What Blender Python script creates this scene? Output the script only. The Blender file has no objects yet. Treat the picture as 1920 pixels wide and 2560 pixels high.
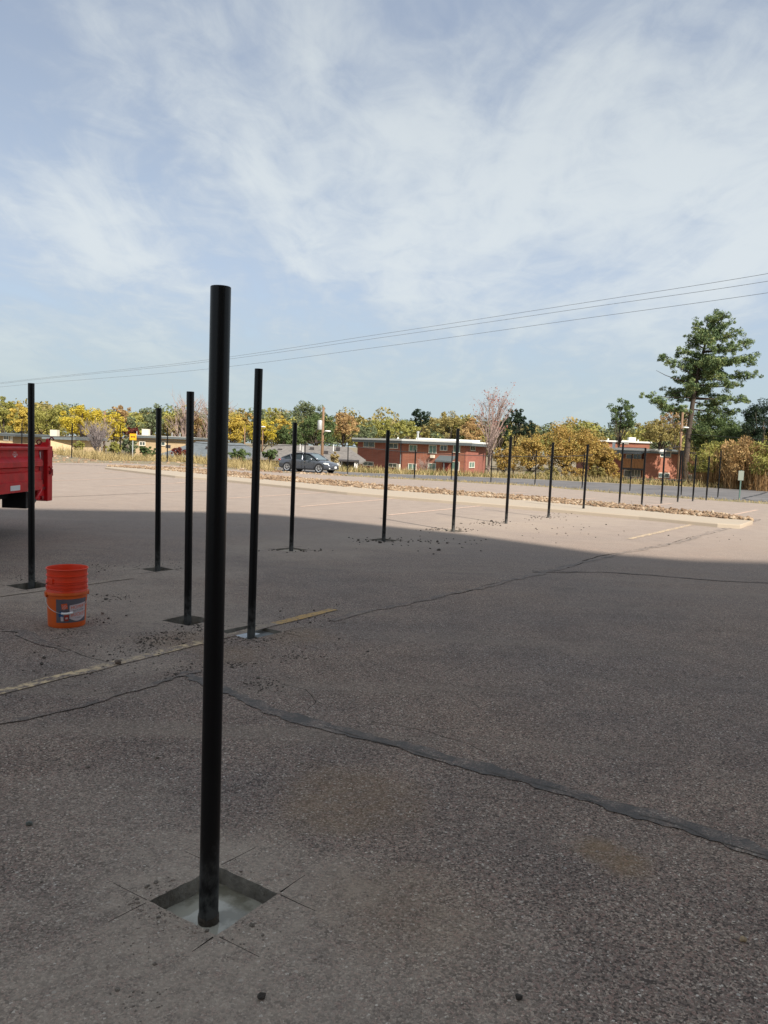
import bpy, math, random
import numpy as np
from mathutils import Vector, Matrix
from mathutils.geometry import delaunay_2d_cdt
from math import radians as R, sin, cos, pi

random.seed(7)
S = bpy.context.scene
COL = S.collection

# ------------------------------------------------------------------ camera
F = 1950.0
EYE = Vector((0, 0, 1.45))
PITCH = math.degrees(math.atan(160 / F))
ROLL = 2.35
cam_d = bpy.data.cameras.new('camera')
cam = bpy.data.objects.new('camera', cam_d)
COL.objects.link(cam)
cam_d.sensor_fit = 'VERTICAL'
cam_d.sensor_height = 24.0
cam_d.sensor_width = 18.0
cam_d.lens = F / 2560 * 24
cam_d.clip_start = 0.05
cam_d.clip_end = 9000
CM = Matrix.Rotation(R(90 - PITCH), 3, 'X') @ Matrix.Rotation(R(ROLL), 3, 'Z')
cam.matrix_world = Matrix.Translation(EYE) @ CM.to_4x4()
S.camera = cam

# ------------------------------------------------------------------ light
SUN_EL = 38.0
SUN_AZ = Vector((0.57, -0.82, 0)).normalized()      # horizontal direction towards the sun
w = bpy.data.worlds.new('World'); S.world = w; w.use_nodes = True
nt = w.node_tree; nt.nodes.clear()
def N(nt, t, **k):
    n = nt.nodes.new(t)
    for a, b in k.items():
        if a == 'inp':
            for i, v in b.items(): n.inputs[i].default_value = v
        else: setattr(n, a, b)
    return n
def L(nt, a, b): nt.links.new(a, b)
def MATH(nt, op, a, b=None, c=None, clamp=False):
    n = nt.nodes.new('ShaderNodeMath'); n.operation = op; n.use_clamp = clamp
    for i, v in enumerate((a, b, c)):
        if v is None: continue
        if isinstance(v, (int, float)): n.inputs[i].default_value = v
        else: nt.links.new(v, n.inputs[i])
    return n.outputs[0]
def MR(nt, v, a, b, c=0., d=1., smooth=True):
    n = nt.nodes.new('ShaderNodeMapRange')
    if smooth: n.interpolation_type = 'SMOOTHSTEP'
    nt.links.new(v, n.inputs[0])
    for i, x in enumerate((a, b, c, d)): n.inputs[i + 1].default_value = x
    return n.outputs[0]
def MIX(nt, f, a, b, mode='MIX'):
    n = nt.nodes.new('ShaderNodeMix'); n.data_type = 'RGBA'; n.blend_type = mode
    for s, v in ((n.inputs[0], f), (n.inputs[6], a), (n.inputs[7], b)):
        if isinstance(v, (int, float)): s.default_value = v
        elif isinstance(v, tuple): s.default_value = (*v[:3], 1)
        else: nt.links.new(v, s)
    return n.outputs[2]
def NOISE(nt, vec, scale, detail=4, rough=.5, dist=0., out=0):
    n = nt.nodes.new('ShaderNodeTexNoise')
    n.inputs['Scale'].default_value = scale; n.inputs['Detail'].default_value = detail
    n.inputs['Roughness'].default_value = rough; n.inputs['Distortion'].default_value = dist
    if vec is not None: nt.links.new(vec, n.inputs['Vector'])
    return n.outputs[out]
def MAPV(nt, vec, scale=(1, 1, 1), rot=(0, 0, 0), loc=(0, 0, 0)):
    n = nt.nodes.new('ShaderNodeMapping')
    n.inputs['Scale'].default_value = scale; n.inputs['Rotation'].default_value = rot; n.inputs['Location'].default_value = loc
    nt.links.new(vec, n.inputs['Vector']); return n.outputs[0]

sky = N(nt, 'ShaderNodeTexSky', sky_type='NISHITA', sun_disc=False)
sky.sun_elevation = R(SUN_EL)
sky.sun_rotation = math.atan2(SUN_AZ.x, SUN_AZ.y)
sky.altitude = 1600; sky.air_density = 1.0; sky.dust_density = 1.0; sky.ozone_density = 1.6
tc = N(nt, 'ShaderNodeTexCoord')
sep = N(nt, 'ShaderNodeSeparateXYZ'); L(nt, tc.outputs['Generated'], sep.inputs[0])
zz = MATH(nt, 'ADD', MATH(nt, 'MAXIMUM', sep.outputs[2], 0.0), 0.16)
cb = N(nt, 'ShaderNodeCombineXYZ')
L(nt, MATH(nt, 'DIVIDE', sep.outputs[0], MATH(nt, 'MULTIPLY', zz, -1.0)), cb.inputs[0])
L(nt, MATH(nt, 'DIVIDE', sep.outputs[1], zz), cb.inputs[1])
P = cb.outputs[0]
SK = dict(rot=R(-32), s1=.85, seed=3.1)
p1 = MAPV(nt, P, (1.0, .42, 1), (0, 0, SK['rot']), (SK['seed'], 1.3, 0))
n1 = NOISE(nt, p1, 1.0, 4, .5, .5)                 # large banks
p2 = MAPV(nt, P, (1.0, .4, 1), (0, 0, R(-50)), (7.7, 4.1, 0))
n2 = NOISE(nt, p2, 2.6, 7, .58, .9)                  # streaks
p3 = MAPV(nt, P, (1.0, .8, 1), (0, 0, R(20)), (2.2, 9.1, 0))
n3 = NOISE(nt, p3, 7.5, 6, .6, .6)                # ripples
mix = MATH(nt, 'ADD', MATH(nt, 'ADD', MATH(nt, 'MULTIPLY', n1, .48), MATH(nt, 'MULTIPLY', n2, .34)), MATH(nt, 'MULTIPLY', n3, .18))
cover = MR(nt, mix, .36, .52, .88, 1.0)
bright = MR(nt, mix, .42, .60, 0, 1)
thin = MIX(nt, MR(nt, sep.outputs[2], .16, .50), (3.05, 3.65, 4.5), (2.15, 2.6, 3.4))      # thin veil, deeper towards the zenith
cloudcol = MIX(nt, bright, thin, MIX(nt, MR(nt, sep.outputs[2], .2, .6), (4.25, 4.65, 4.95), (3.5, 3.85, 4.15)))
skyc = MIX(nt, cover, MIX(nt, 1.0, sky.outputs[0], (.95, 1.05, 1.05), 'MULTIPLY'), cloudcol)
hz = MR(nt, sep.outputs[2], 0.0, .22, .9, 0.0)
skyc = MIX(nt, hz, skyc, (3.2, 3.85, 4.0))
bg = N(nt, 'ShaderNodeBackground'); bg.inputs['Strength'].default_value = 0.08
L(nt, skyc, bg.inputs[0])
wo = N(nt, 'ShaderNodeOutputWorld'); L(nt, bg.outputs[0], wo.inputs[0])

sd = bpy.data.lights.new('sun', 'SUN'); sun = bpy.data.objects.new('sun', sd); COL.objects.link(sun)
sd.energy = 3.7; sd.angle = R(0.5); sd.color = (1.0, .93, .84)
sdir = Vector((SUN_AZ.x * cos(R(SUN_EL)), SUN_AZ.y * cos(R(SUN_EL)), sin(R(SUN_EL))))
sun.rotation_euler = sdir.to_track_quat('Z', 'Y').to_euler()
sun.location = (0, 0, 40)
S.view_settings.view_transform = 'Standard'; S.view_settings.look = 'None'
S.view_settings.gamma = 1; S.view_settings.use_curve_mapping = False
S.view_settings.exposure = 1.05

# ------------------------------------------------------------------ placing: photograph points to places on the ground
def ray(u, v): return (CM @ Vector(((u - 960) / F, -(v - 1280) / F, -1.0)))
def gp(u, v, z=0.0):
    d = ray(u, v); t = (z - EYE.z) / d.z
    return EYE + d * t
def at(u, v, Y):
    d = ray(u, v); return EYE + d * (Y / d.y)
def lerp(a, b, t): return a + (b - a) * t
def interp(x, pts):
    if x <= pts[0][0]: return pts[0][1]
    for (a, b), (c, d) in zip(pts, pts[1:]):
        if x <= c: return lerp(b, d, (x - a) / (c - a))
    return pts[-1][1]
EDGE = [(-70, 60), (-24, 50)] + [tuple(gp(u, v)[:2]) for u, v in ((140, 1157), (301, 1158), (440, 1164), (640, 1178), (860, 1190), (1100, 1203), (1340, 1216), (1600, 1239), (1915, 1260))] + [(24, 22), (60, 2)]
FAR = [(-160, 95), (-40, 72)] + [tuple(gp(u, v, -.5)[:2]) for u, v in ((440, 1155.5), (700, 1169), (860, 1181), (1340, 1199), (1600, 1212), (1915, 1227))] + [(60, 42), (160, 10)]
def yedge(x): return interp(x, EDGE)
def yfar(x): return interp(x, FAR)
def flatw(x): return interp(x, [(-13, 8.0), (-7, 2.0), (60, 1.6)])
def gz(x, y):
    e = yedge(x); t = y - e
    if t < 0: return 0.0
    f = flatw(x)
    if t < f: return 0.0
    if t < f + 5: return -.5 * (t - f) / 5
    yf = yfar(x)
    if y < yf + 2.5: return -.5
    q = y - yf - 2.5
    if q < 24: return -.5 - 2.0 * (q / 24)
    return -2.5
def hit(u, v, tmax=400):
    d = ray(u, v); d = d / d.y; y = 1.0
    while y < tmax:
        p = EYE + d * y
        if p.z <= gz(p.x, p.y): return Vector((p.x, p.y, gz(p.x, p.y)))
        y += 0.05
    return EYE + d * tmax

# ------------------------------------------------------------------ object helpers
def tag(o, label=None, cat=None, group=None, kind=None):
    if label: o['label'] = label
    if cat: o['category'] = cat
    if group: o['group'] = group
    if kind: o['kind'] = kind
    return o
def thing(name, label, cat, loc=(0, 0, 0), rz=0, group=None):
    o = bpy.data.objects.new(name, None); COL.objects.link(o)
    o.empty_display_size = .2
    o.location = loc; o.rotation_euler = (0, 0, rz)
    return tag(o, label, cat, group)
class MB:
    def __init__(s): s.v = []; s.f = []
    def add(s, vs, fs):
        b = len(s.v); s.v += [tuple(p) for p in vs]; s.f += [tuple(i + b for i in f) for f in fs]; return s
    def box(s, c, d, rot=None, taper=1.0):
        hx, hy, hz = d[0] / 2, d[1] / 2, d[2] / 2
        vs = []
        for z in (-1, 1):
            k = taper if z > 0 else 1
            for x, y in ((-1, -1), (1, -1), (1, 1), (-1, 1)): vs.append(Vector((x * hx * k, y * hy * k, z * hz)))
        if rot is not None: vs = [rot @ q for q in vs]
        vs = [q + Vector(c) for q in vs]
        return s.add(vs, [(3, 2, 1, 0), (4, 5, 6, 7), (0, 1, 5, 4), (1, 2, 6, 5), (2, 3, 7, 6), (3, 0, 4, 7)])
    def b2(s, a, b):
        return s.box([(a[i] + b[i]) / 2 for i in range(3)], [abs(a[i] - b[i]) for i in range(3)])
    def tube(s, pts, rad, n=8, cap=True):
        pts = [Vector(p) for p in pts]
        if isinstance(rad, (int, float)): rad = [rad] * len(pts)
        rings = []; prev = None
        for i, p in enumerate(pts):
            t = (pts[min(i + 1, len(pts) - 1)] - pts[max(i - 1, 0)])
            if t.length < 1e-9: t = Vector((0, 0, 1))
            t.normalize()
            if prev is None:
                a = Vector((1, 0, 0)) if abs(t.x) < .8 else Vector((0, 1, 0))
                x = (a - t * a.dot(t)).normalized()
            else:
                x = (prev - t * prev.dot(t)).normalized()
            prev = x; y = t.cross(x)
            rings.append([p + (x * cos(2 * pi * k / n) + y * sin(2 * pi * k / n)) * rad[i] for k in range(n)])
        vs = [q for r in rings for q in r]; fs = []
        for i in range(len(pts) - 1):
            for k in range(n):
                a = i * n + k; b = i * n + (k + 1) % n
                fs.append((a, b, b + n, a + n))
        if cap:
            fs.append(tuple(range(n - 1, -1, -1))); m = (len(pts) - 1) * n; fs.append(tuple(range(m, m + n)))
        return s.add(vs, fs)
    def lathe(s, prof, n=32, c=(0, 0, 0), a0=0, a1=2 * pi):
        full = abs(a1 - a0 - 2 * pi) < 1e-6; m = n if full else n + 1
        vs = []
        for r, z in prof:
            for k in range(m):
                a = a0 + (a1 - a0) * k / n
                vs.append((c[0] + r * cos(a), c[1] + r * sin(a), c[2] + z))
        fs = []
        for i in range(len(prof) - 1):
            for k in range(n):
                a = i * m + k; b = i * m + (k + 1) % m
                fs.append((a, b, b + m, a + m))
        return s.add(vs, fs)
    def prism(s, poly, z0, z1):
        n = len(poly)
        vs = [(x, y, z0) for x, y in poly] + [(x, y, z1) for x, y in poly]
        fs = [tuple(range(n - 1, -1, -1)), tuple(range(n, 2 * n))] + [(i, (i + 1) % n, (i + 1) % n + n, i + n) for i in range(n)]
        return s.add(vs, fs)
    def extr(s, poly, axis, a, b):          # polygon in the two other axes, extruded along axis
        def P(p, t):
            if axis == 'x': return (t, p[0], p[1])
            return (p[0], t, p[1])
        n = len(poly)
        vs = [P(p, a) for p in poly] + [P(p, b) for p in poly]
        fs = [tuple(range(n - 1, -1, -1)), tuple(range(n, 2 * n))] + [(i, (i + 1) % n, (i + 1) % n + n, i + n) for i in range(n)]
        return s.add(vs, fs)
    def build(s, name, m, parent=None, smooth=False, bevel=0):
        me = bpy.data.meshes.new(name); me.from_pydata(s.v, [], s.f); me.update()
        o = bpy.data.objects.new(name, me); COL.objects.link(o)
        if m: me.materials.append(m)
        if smooth:
            me.polygons.foreach_set('use_smooth', [True] * len(me.polygons))
            if smooth == 'auto':
                import bmesh
                bm = bmesh.new(); bm.from_mesh(me)
                bmesh.ops.recalc_face_normals(bm, faces=bm.faces)
                for e in bm.edges:
                    if len(e.link_faces) == 2 and e.calc_face_angle(0) > R(35): e.smooth = False
                bm.to_mesh(me); bm.free()
        if bevel:
            md = o.modifiers.new('bevel', 'BEVEL'); md.width = bevel; md.segments = 2; md.limit_method = 'ANGLE'
        if parent: o.parent = parent
        return o
def quads_mesh(name, V, m, k=4):
    """V: (n*k,3) array, disconnected k-gons"""
    n = len(V) // k
    me = bpy.data.meshes.new(name)
    me.vertices.add(n * k); me.vertices.foreach_set('co', np.asarray(V, dtype=np.float32).ravel())
    me.loops.add(n * k); me.loops.foreach_set('vertex_index', np.arange(n * k, dtype=np.int32))
    me.polygons.add(n); me.polygons.foreach_set('loop_start', np.arange(0, n * k, k, dtype=np.int32))
    me.polygons.foreach_set('loop_total', np.full(n, k, dtype=np.int32))
    me.update(calc_edges=True)
    if m: me.materials.append(m)
    return me
def link(name, me, parent=None):
    o = bpy.data.objects.new(name, me); COL.objects.link(o)
    if parent: o.parent = parent
    return o

# ------------------------------------------------------------------ materials
def mat(name, col, rough=.6, metal=0., var=.0, vscale=8., bump=0., bscale=60., spec=.5, col2=None, coat=0.):
    m = bpy.data.materials.new(name); m.use_nodes = True; t = m.node_tree
    b = t.nodes['Principled BSDF']
    b.inputs['Roughness'].default_value = rough; b.inputs['Metallic'].default_value = metal
    b.inputs['Specular IOR Level'].default_value = spec
    if coat: b.inputs['Coat Weight'].default_value = coat; b.inputs['Coat Roughness'].default_value = .08
    tc = N(t, 'ShaderNodeTexCoord')
    c2 = col2 or tuple(c * (1 - var) for c in col)
    n = NOISE(t, tc.outputs['Object'], vscale, 5, .6)
    c = MIX(t, MR(t, n, .35, .65), col, c2)
    L(t, c, b.inputs['Base Color'])
    rr = MATH(t, 'ADD', MATH(t, 'MULTIPLY', NOISE(t, tc.outputs['Object'], vscale * 3, 3), .16), rough - .08)
    L(t, rr, b.inputs['Roughness'])
    if bump:
        bn = N(t, 'ShaderNodeBump'); bn.inputs['Strength'].default_value = bump; bn.inputs['Distance'].default_value = .01
        L(t, NOISE(t, tc.outputs['Object'], bscale, 4), bn.inputs['Height']); L(t, bn.outputs[0], b.inputs['Normal'])
    return m
def leafmat(name, cols, rough=.65, trans=.25):
    m = bpy.data.materials.new(name); m.use_nodes = True; t = m.node_tree
    b = t.nodes['Principled BSDF']; b.inputs['Roughness'].default_value = rough
    b.inputs['Specular IOR Level'].default_value = .25
    g = N(t, 'ShaderNodeNewGeometry'); tc = N(t, 'ShaderNodeTexCoord')
    ramp = N(t, 'ShaderNodeValToRGB')
    el = ramp.color_ramp.elements
    while len(el) < len(cols): el.new(.5)
    for i, c in enumerate(cols): el[i].position = i / max(1, len(cols) - 1); el[i].color = (*c, 1)
    big = NOISE(t, tc.outputs['Object'], .8, 4, .6)
    f = MATH(t, 'ADD', MATH(t, 'MULTIPLY', g.outputs['Random Per Island'], .55), MATH(t, 'MULTIPLY', MR(t, big, .35, .65), .45))
    L(t, f, ramp.inputs[0]); L(t, ramp.outputs[0], b.inputs['Base Color'])
    tr = N(t, 'ShaderNodeBsdfTranslucent'); L(t, ramp.outputs[0], tr.inputs[0])
    mx = N(t, 'ShaderNodeMixShader'); mx.inputs[0].default_value = trans
    L(t, b.outputs[0], mx.inputs[1]); L(t, tr.outputs[0], mx.inputs[2])
    L(t, mx.outputs[0], t.nodes['Material Output'].inputs[0])
    return m

# dust patches around the dug holes: (photo u, v, radius m, strength)
DUST = [(500, 2330, .75, 1.0), (250, 2500, .8, .9), (640, 2480, .8, .8), (250, 2050, .5, .35),
        (420, 1530, .9, .75), (300, 1480, 1.0, .6), (560, 1560, .55, .7), (60, 1480, .9, .8), (430, 1430, 1.0, .7), (330, 1640, .45, .6),
        (728, 1374, 1.3, .75), (958, 1350, 1.5, .75), (1100, 1330, 1.6, .5), (820, 1350, 1.2, .5), (1050, 2480, .55, .35), (1265, 1310, 1.8, .6), (1390, 1296, 2.0, .6)]
OCHRE = [(1500, 2130, .10, .9), (1560, 2155, .12, .9), (870, 2010, .35, .55), (1000, 2270, .3, .3), (560, 1640, .3, .4), (740, 1590, .3, .5), (460, 1600, .35, .45)]

def asphalt_group():
    g = bpy.data.node_groups.new('asphalt_aggregate', 'ShaderNodeTree')
    g.interface.new_socket('Color', in_out='OUTPUT', socket_type='NodeSocketColor')
    g.interface.new_socket('Height', in_out='OUTPUT', socket_type='NodeSocketFloat')
    g.interface.new_socket('Dust', in_out='OUTPUT', socket_type='NodeSocketFloat')
    go = g.nodes.new('NodeGroupOutput')
    tc = N(g, 'ShaderNodeTexCoord'); O = tc.outputs['Object']
    vo = N(g, 'ShaderNodeTexVoronoi'); vo.inputs['Scale'].default_value = 150; L(g, O, vo.inputs['Vector'])
    vs = N(g, 'ShaderNodeSeparateColor'); L(g, vo.outputs['Color'], vs.inputs[0])
    ramp = N(g, 'ShaderNodeValToRGB'); r = ramp.color_ramp; r.interpolation = 'CONSTANT'
    base = [(0, (.075, .060, .052)), (.20, (.19, .148, .126)), (.45, (.320, .218, .182)), (.62, (.275, .230, .196)), (.78, (.385, .310, .255)), (.91, (.49, .41, .34)), (.988, (.70, .64, .56))]
    while len(r.elements) < len(base): r.elements.new(.5)
    for e, (p, c) in zip(r.elements, base): e.position = p; e.color = (*c, 1)
    L(g, vs.outputs[0], ramp.inputs[0])
    fine = NOISE(g, O, 260, 3, .6)
    c = MIX(g, MR(g, fine, .36, .66, .0, .75), ramp.outputs[0], (.095, .074, .060))
    v2 = N(g, 'ShaderNodeTexVoronoi'); v2.inputs['Scale'].default_value = 42; L(g, O, v2.inputs['Vector'])
    s2 = N(g, 'ShaderNodeSeparateColor'); L(g, v2.outputs['Color'], s2.inputs[0])
    stone = MATH(g, 'MULTIPLY', MR(g, s2.outputs[0], .93, .94), MR(g, v2.outputs['Distance'], .30, .22))
    stc = MIX(g, s2.outputs[1], (.36, .25, .20), (.42, .40, .36))
    c = MIX(g, MATH(g, 'MULTIPLY', stone, .75), c, stc)
    # wear: broad lighter and darker zones
    big = NOISE(g, O, .35, 5, .6)
    c = MIX(g, MR(g, big, .3, .7, 0, 1), c, MIX(g, 1., c, (1.30, 1.20, 1.08), 'MULTIPLY'))
    med = NOISE(g, O, 2.3, 6, .65)
    c = MIX(g, MR(g, med, .32, .62, .65, 0), c, MIX(g, 1., c, (.70, .70, .72), 'MULTIPLY'))
    # long stains parallel with the slope
    st = NOISE(g, MAPV(g, O, (.25, 2.2, 1), (0, 0, R(38))), 1.0, 5, .6)
    c = MIX(g, MR(g, st, .50, .68, 0, .45), c, (.27, .215, .165))
    oil = MR(g, NOISE(g, O, 3.7, 3, .5, 1.2), .70, .76, 0, .45)
    c = MIX(g, oil, c, (.05, .045, .042))
    hv = N(g, 'ShaderNodeTexVoronoi', feature='DISTANCE_TO_EDGE'); hv.inputs['Scale'].default_value = .55
    hw = N(g, 'ShaderNodeVectorMath', operation='ADD'); L(g, O, hw.inputs[0])
    hn = N(g, 'ShaderNodeVectorMath', operation='SCALE'); L(g, NOISE(g, O, 2.4, 7, .7, out=1), hn.inputs[0]); hn.inputs['Scale'].default_value = .9; L(g, hn.outputs[0], hw.inputs[1])
    L(g, hw.outputs[0], hv.inputs['Vector'])
    hair = MATH(g, 'MULTIPLY', MR(g, hv.outputs['Distance'], .0015, .005, .55, 0), MR(g, NOISE(g, O, .6, 3), .48, .58))
    c = MIX(g, hair, c, (.045, .038, .034))
    # fine film of grey dust that rises over the whole yard
    warp = NOISE(g, O, 1.7, 6, .65)
    wv = MATH(g, 'MULTIPLY', MATH(g, 'SUBTRACT', warp, .5), 2.2)
    def blobs(lst):
        acc = None
        for u, v, rad, s in lst:
            p = gp(u, v)
            d = N(g, 'ShaderNodeVectorMath', operation='DISTANCE'); L(g, O, d.inputs[0]); d.inputs[1].default_value = (p.x, p.y, 0)
            q = MATH(g, 'ADD', MATH(g, 'DIVIDE', d.outputs['Value'], rad), wv)
            q = MR(g, q, .25, 1.25, s, 0)
            acc = q if acc is None else MATH(g, 'MAXIMUM', acc, q)
        return acc
    film = MR(g, NOISE(g, O, 14, 6, .7), .30, .62, .45, 1.0)
    dust = MATH(g, 'MULTIPLY', blobs(DUST), film)
    # the asphalt grows paler and more tan further out across the yard
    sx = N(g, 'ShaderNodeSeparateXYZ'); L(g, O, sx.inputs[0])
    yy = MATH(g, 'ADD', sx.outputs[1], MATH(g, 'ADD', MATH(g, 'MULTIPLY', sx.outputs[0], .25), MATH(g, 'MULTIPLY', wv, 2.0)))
    far_tan = MR(g, yy, 4.0, 20.0, 0.0, .80)
    c = MIX(g, far_tan, c, MIX(g, MR(g, med, .3, .7), (.385, .315, .262), (.32, .262, .220)))
    c = MIX(g, MATH(g, 'MULTIPLY', dust, .62), c, MIX(g, fine, (.47, .385, .295), (.36, .29, .225)))
    och = MATH(g, 'MULTIPLY', blobs(OCHRE), film)
    c = MIX(g, MATH(g, 'MULTIPLY', och, .6), c, (.27, .165, .075))
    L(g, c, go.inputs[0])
    h = MATH(g, 'ADD', MATH(g, 'MULTIPLY', MATH(g, 'SUBTRACT', 1.0, vo.outputs['Distance']), .5), MATH(g, 'MULTIPLY', fine, .5))
    h = MATH(g, 'MULTIPLY', h, MATH(g, 'SUBTRACT', 1.0, MATH(g, 'MULTIPLY', dust, .6)))
    L(g, h, go.inputs[1]); L(g, dust, go.inputs[2])
    return g
AG = asphalt_group()
def asphalt_mat(name, over=None, wear=(.4, .6), wscale=25, mult=None, rough=.9, bump=.7, amt=1.0, dist=.006):
    m = bpy.data.materials.new(name); m.use_nodes = True; t = m.node_tree; b = t.nodes['Principled BSDF']
    g = N(t, 'ShaderNodeGroup'); g.node_tree = AG
    tc = N(t, 'ShaderNodeTexCoord')
    c = g.outputs[0]
    if mult: c = MIX(t, 1., c, mult, 'MULTIPLY')
    if over:
        n = NOISE(t, tc.outputs['Object'], wscale, 7, .72)
        f = MATH(t, 'MULTIPLY', MR(t, n, wear[0], wear[1]), amt)
        f = MATH(t, 'MULTIPLY', f, MATH(t, 'SUBTRACT', 1.0, MATH(t, 'MULTIPLY', g.outputs[2], .75)))
        c = MIX(t, f, c, over)
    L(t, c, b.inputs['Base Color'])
    b.inputs['Roughness'].default_value = rough; b.inputs['Specular IOR Level'].default_value = .25
    bn = N(t, 'ShaderNodeBump'); bn.inputs['Strength'].default_value = bump; bn.inputs['Distance'].default_value = dist
    L(t, g.outputs[1], bn.inputs['Height']); L(t, bn.outputs[0], b.inputs['Normal'])
    return m
M = {}
M['asphalt'] = asphalt_mat('asphalt', bump=.9)
M['tar'] = asphalt_mat('crack_sealant', (.075, .066, .058), (.28, .60), 6, rough=.65, bump=.45, amt=.92)
M['tar2'] = asphalt_mat('old_crack_sealant', (.10, .088, .078), (.38, .68), 6, rough=.8, bump=.6, amt=.75)
M['yellow'] = asphalt_mat('worn_yellow_paint', (.70, .52, .30), (.44, .60), 16, rough=.85, bump=.6, amt=.85)
M['yellow2'] = asphalt_mat('yellow_line_paint', (.56, .34, .11), (.36, .58), 22, rough=.85, bump=.6, amt=.85)
M['dusty'] = asphalt_mat('dusty_line_paint', (.44, .35, .22), (.44, .64), 18, rough=.85, bump=.6, amt=.6)
M['pale'] = asphalt_mat('faded_line_paint', (.58, .42, .32), (.30, .52), 14, rough=.8, bump=.4, amt=.85)
M['cut'] = mat('damp_cut_edge', (.13, .115, .095), .9, var=.45, vscale=7, bump=.8, bscale=50, col2=(.25, .225, .185))
M['soil'] = mat('dug_soil', (.11, .09, .07), .95, var=.4, vscale=14, bump=1., bscale=60)
M['clod'] = mat('dirt_clod', (.105, .085, .068), .95, var=.4, vscale=30, bump=.8, bscale=90)
M['drysoil'] = mat('dry_clod', (.20, .165, .13), .95, var=.4, vscale=30, bump=.8, bscale=90)
M['gravel'] = mat('loose_gravel', (.33, .26, .21), .85, var=.5, vscale=11, bump=.3)
M['cement'] = mat('wet_cement', (.20, .20, .175), .12, var=.25, vscale=6, bump=.03, bscale=8, spec=.8)
M['conc'] = mat('pale_concrete', (.40, .33, .25), .9, var=.18, vscale=1.5, bump=.3, bscale=30, col2=(.40, .335, .255))
M['road'] = mat('road_asphalt', (.155, .145, .140), .9, var=.25, vscale=.6, bump=.3, bscale=40, col2=(.115, .108, .105))
M['roadtar'] = mat('road_tar', (.04, .04, .042), .6, var=.2)
M['earth'] = mat('dry_earth', (.27, .21, .14), .95, vscale=.7, bump=.8, bscale=6, col2=(.17, .15, .08))
M['rock'] = leafmat('tan_rock', [(.11, .07, .045), (.22, .145, .09), (.32, .23, .15), (.46, .38, .28)], .9, 0)

# post paint: satin black with mud splashed on the foot
def post_mat():
    m = bpy.data.materials.new('black_satin_paint'); m.use_nodes = True; t = m.node_tree; b = t.nodes['Principled BSDF']
    tc = N(t, 'ShaderNodeTexCoord'); O = tc.outputs['Object']
    sx = N(t, 'ShaderNodeSeparateXYZ'); L(t, O, sx.inputs[0])
    n = NOISE(t, MAPV(t, O, (1, 1, .5)), 22, 6, .7)
    n2 = NOISE(t, O, 140, 2, .5)
    foot = MR(t, MATH(t, 'ADD', sx.outputs[2], MATH(t, 'MULTIPLY', n, -.55)), -.30, .02, .8, 0)
    smear = MATH(t, 'MULTIPLY', MR(t, NOISE(t, MAPV(t, O, (1, 1, .12), (0, 0, 0), (3, 1, 5)), 9, 5, .65), .58, .74, 0, .13), MR(t, sx.outputs[2], .3, 1.3, 1, .15))
    speck = MR(t, n2, .76, .79, 0, .5)
    f = MATH(t, 'MAXIMUM', MATH(t, 'MULTIPLY', foot, MR(t, n, .3, .6)), MATH(t, 'MAXIMUM', smear, MATH(t, 'MULTIPLY', speck, MR(t, sx.outputs[2], .0, .8, 1, 0))))
    L(t, MIX(t, f, (.0035, .0035, .0042), (.10, .10, .095)), b.inputs['Base Color'])
    L(t, MATH(t, 'ADD', MATH(t, 'MULTIPLY', f, .4), .30), b.inputs['Roughness'])
    b.inputs['Specular IOR Level'].default_value = .28
    bn = N(t, 'ShaderNodeBump'); bn.inputs['Strength'].default_value = .12; bn.inputs['Distance'].default_value = .002
    L(t, NOISE(t, O, 180, 3), bn.inputs['Height']); L(t, bn.outputs[0], b.inputs['Normal'])
    return m
M['post'] = post_mat()
M['black'] = mat('matt_black', (.012, .012, .013), .6)

# ------------------------------------------------------------------ ground
def build_terrain():
    xs = [-3000, -1200, -500, -220, -130, -90] + [x for x in np.arange(-70, 71, 1.5)] + [90, 130, 220, 500, 1200, 3000]
    rows = []
    for x in xs:
        e = yedge(x); f = flatw(x); yf = max(yfar(x), e + f + 8)
        pr = [(e - 160, -.3), (e - .5, -.3), (e - .04, -.006), (e + f, -.002), (e + f + 5, -.5), (yf, -.5), (yf + 2.5, -.5), (yf + 14, -1.5), (yf + 26.5, -2.5), (yf + 60, -2.5), (yf + 200, -2.6), (yf + 900, -3), (yf + 5000, -3)]
        rows.append([(x, y, z + (random.uniform(-.02, .02) if 3 < i < 5 else 0)) for i, (y, z) in enumerate(pr)])
    mb = MB(); n = len(rows[0])
    vs = [p for r in rows for p in r]
    fs = [(i * n + j, (i + 1) * n + j, (i + 1) * n + j + 1, i * n + j + 1) for i in range(len(rows) - 1) for j in range(n - 1)]
    mb.add(vs, fs)
    o = mb.build('ground', M['earth'], smooth=False); tag(o, kind='structure', label='dry earth and grass around the car park'); return o
build_terrain()
def strip(name, near, far, zoff, m, xs):
    mb = MB(); vs = []
    for x in xs:
        vs += [(x, near(x), gz(x, near(x)) + zoff), (x, far(x), gz(x, far(x)) + zoff)]
    fs = [(2 * i, 2 * i + 2, 2 * i + 3, 2 * i + 1) for i in range(len(xs) - 1)]
    mb.add(vs, fs); return mb.build(name, m)
rx = list(np.arange(-70, 71, 2.0))
o = strip('road', lambda x: yedge(x) + flatw(x) + 5.05, lambda x: max(yfar(x), yedge(x) + flatw(x) + 7), .012, M['road'], rx); tag(o, kind='structure')
o = strip('road_edge_line', lambda x: max(yfar(x), yedge(x) + flatw(x) + 7) + .02, lambda x: max(yfar(x), yedge(x) + flatw(x) + 7) + .45, .02, M['conc'], rx); tag(o, kind='structure')

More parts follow.
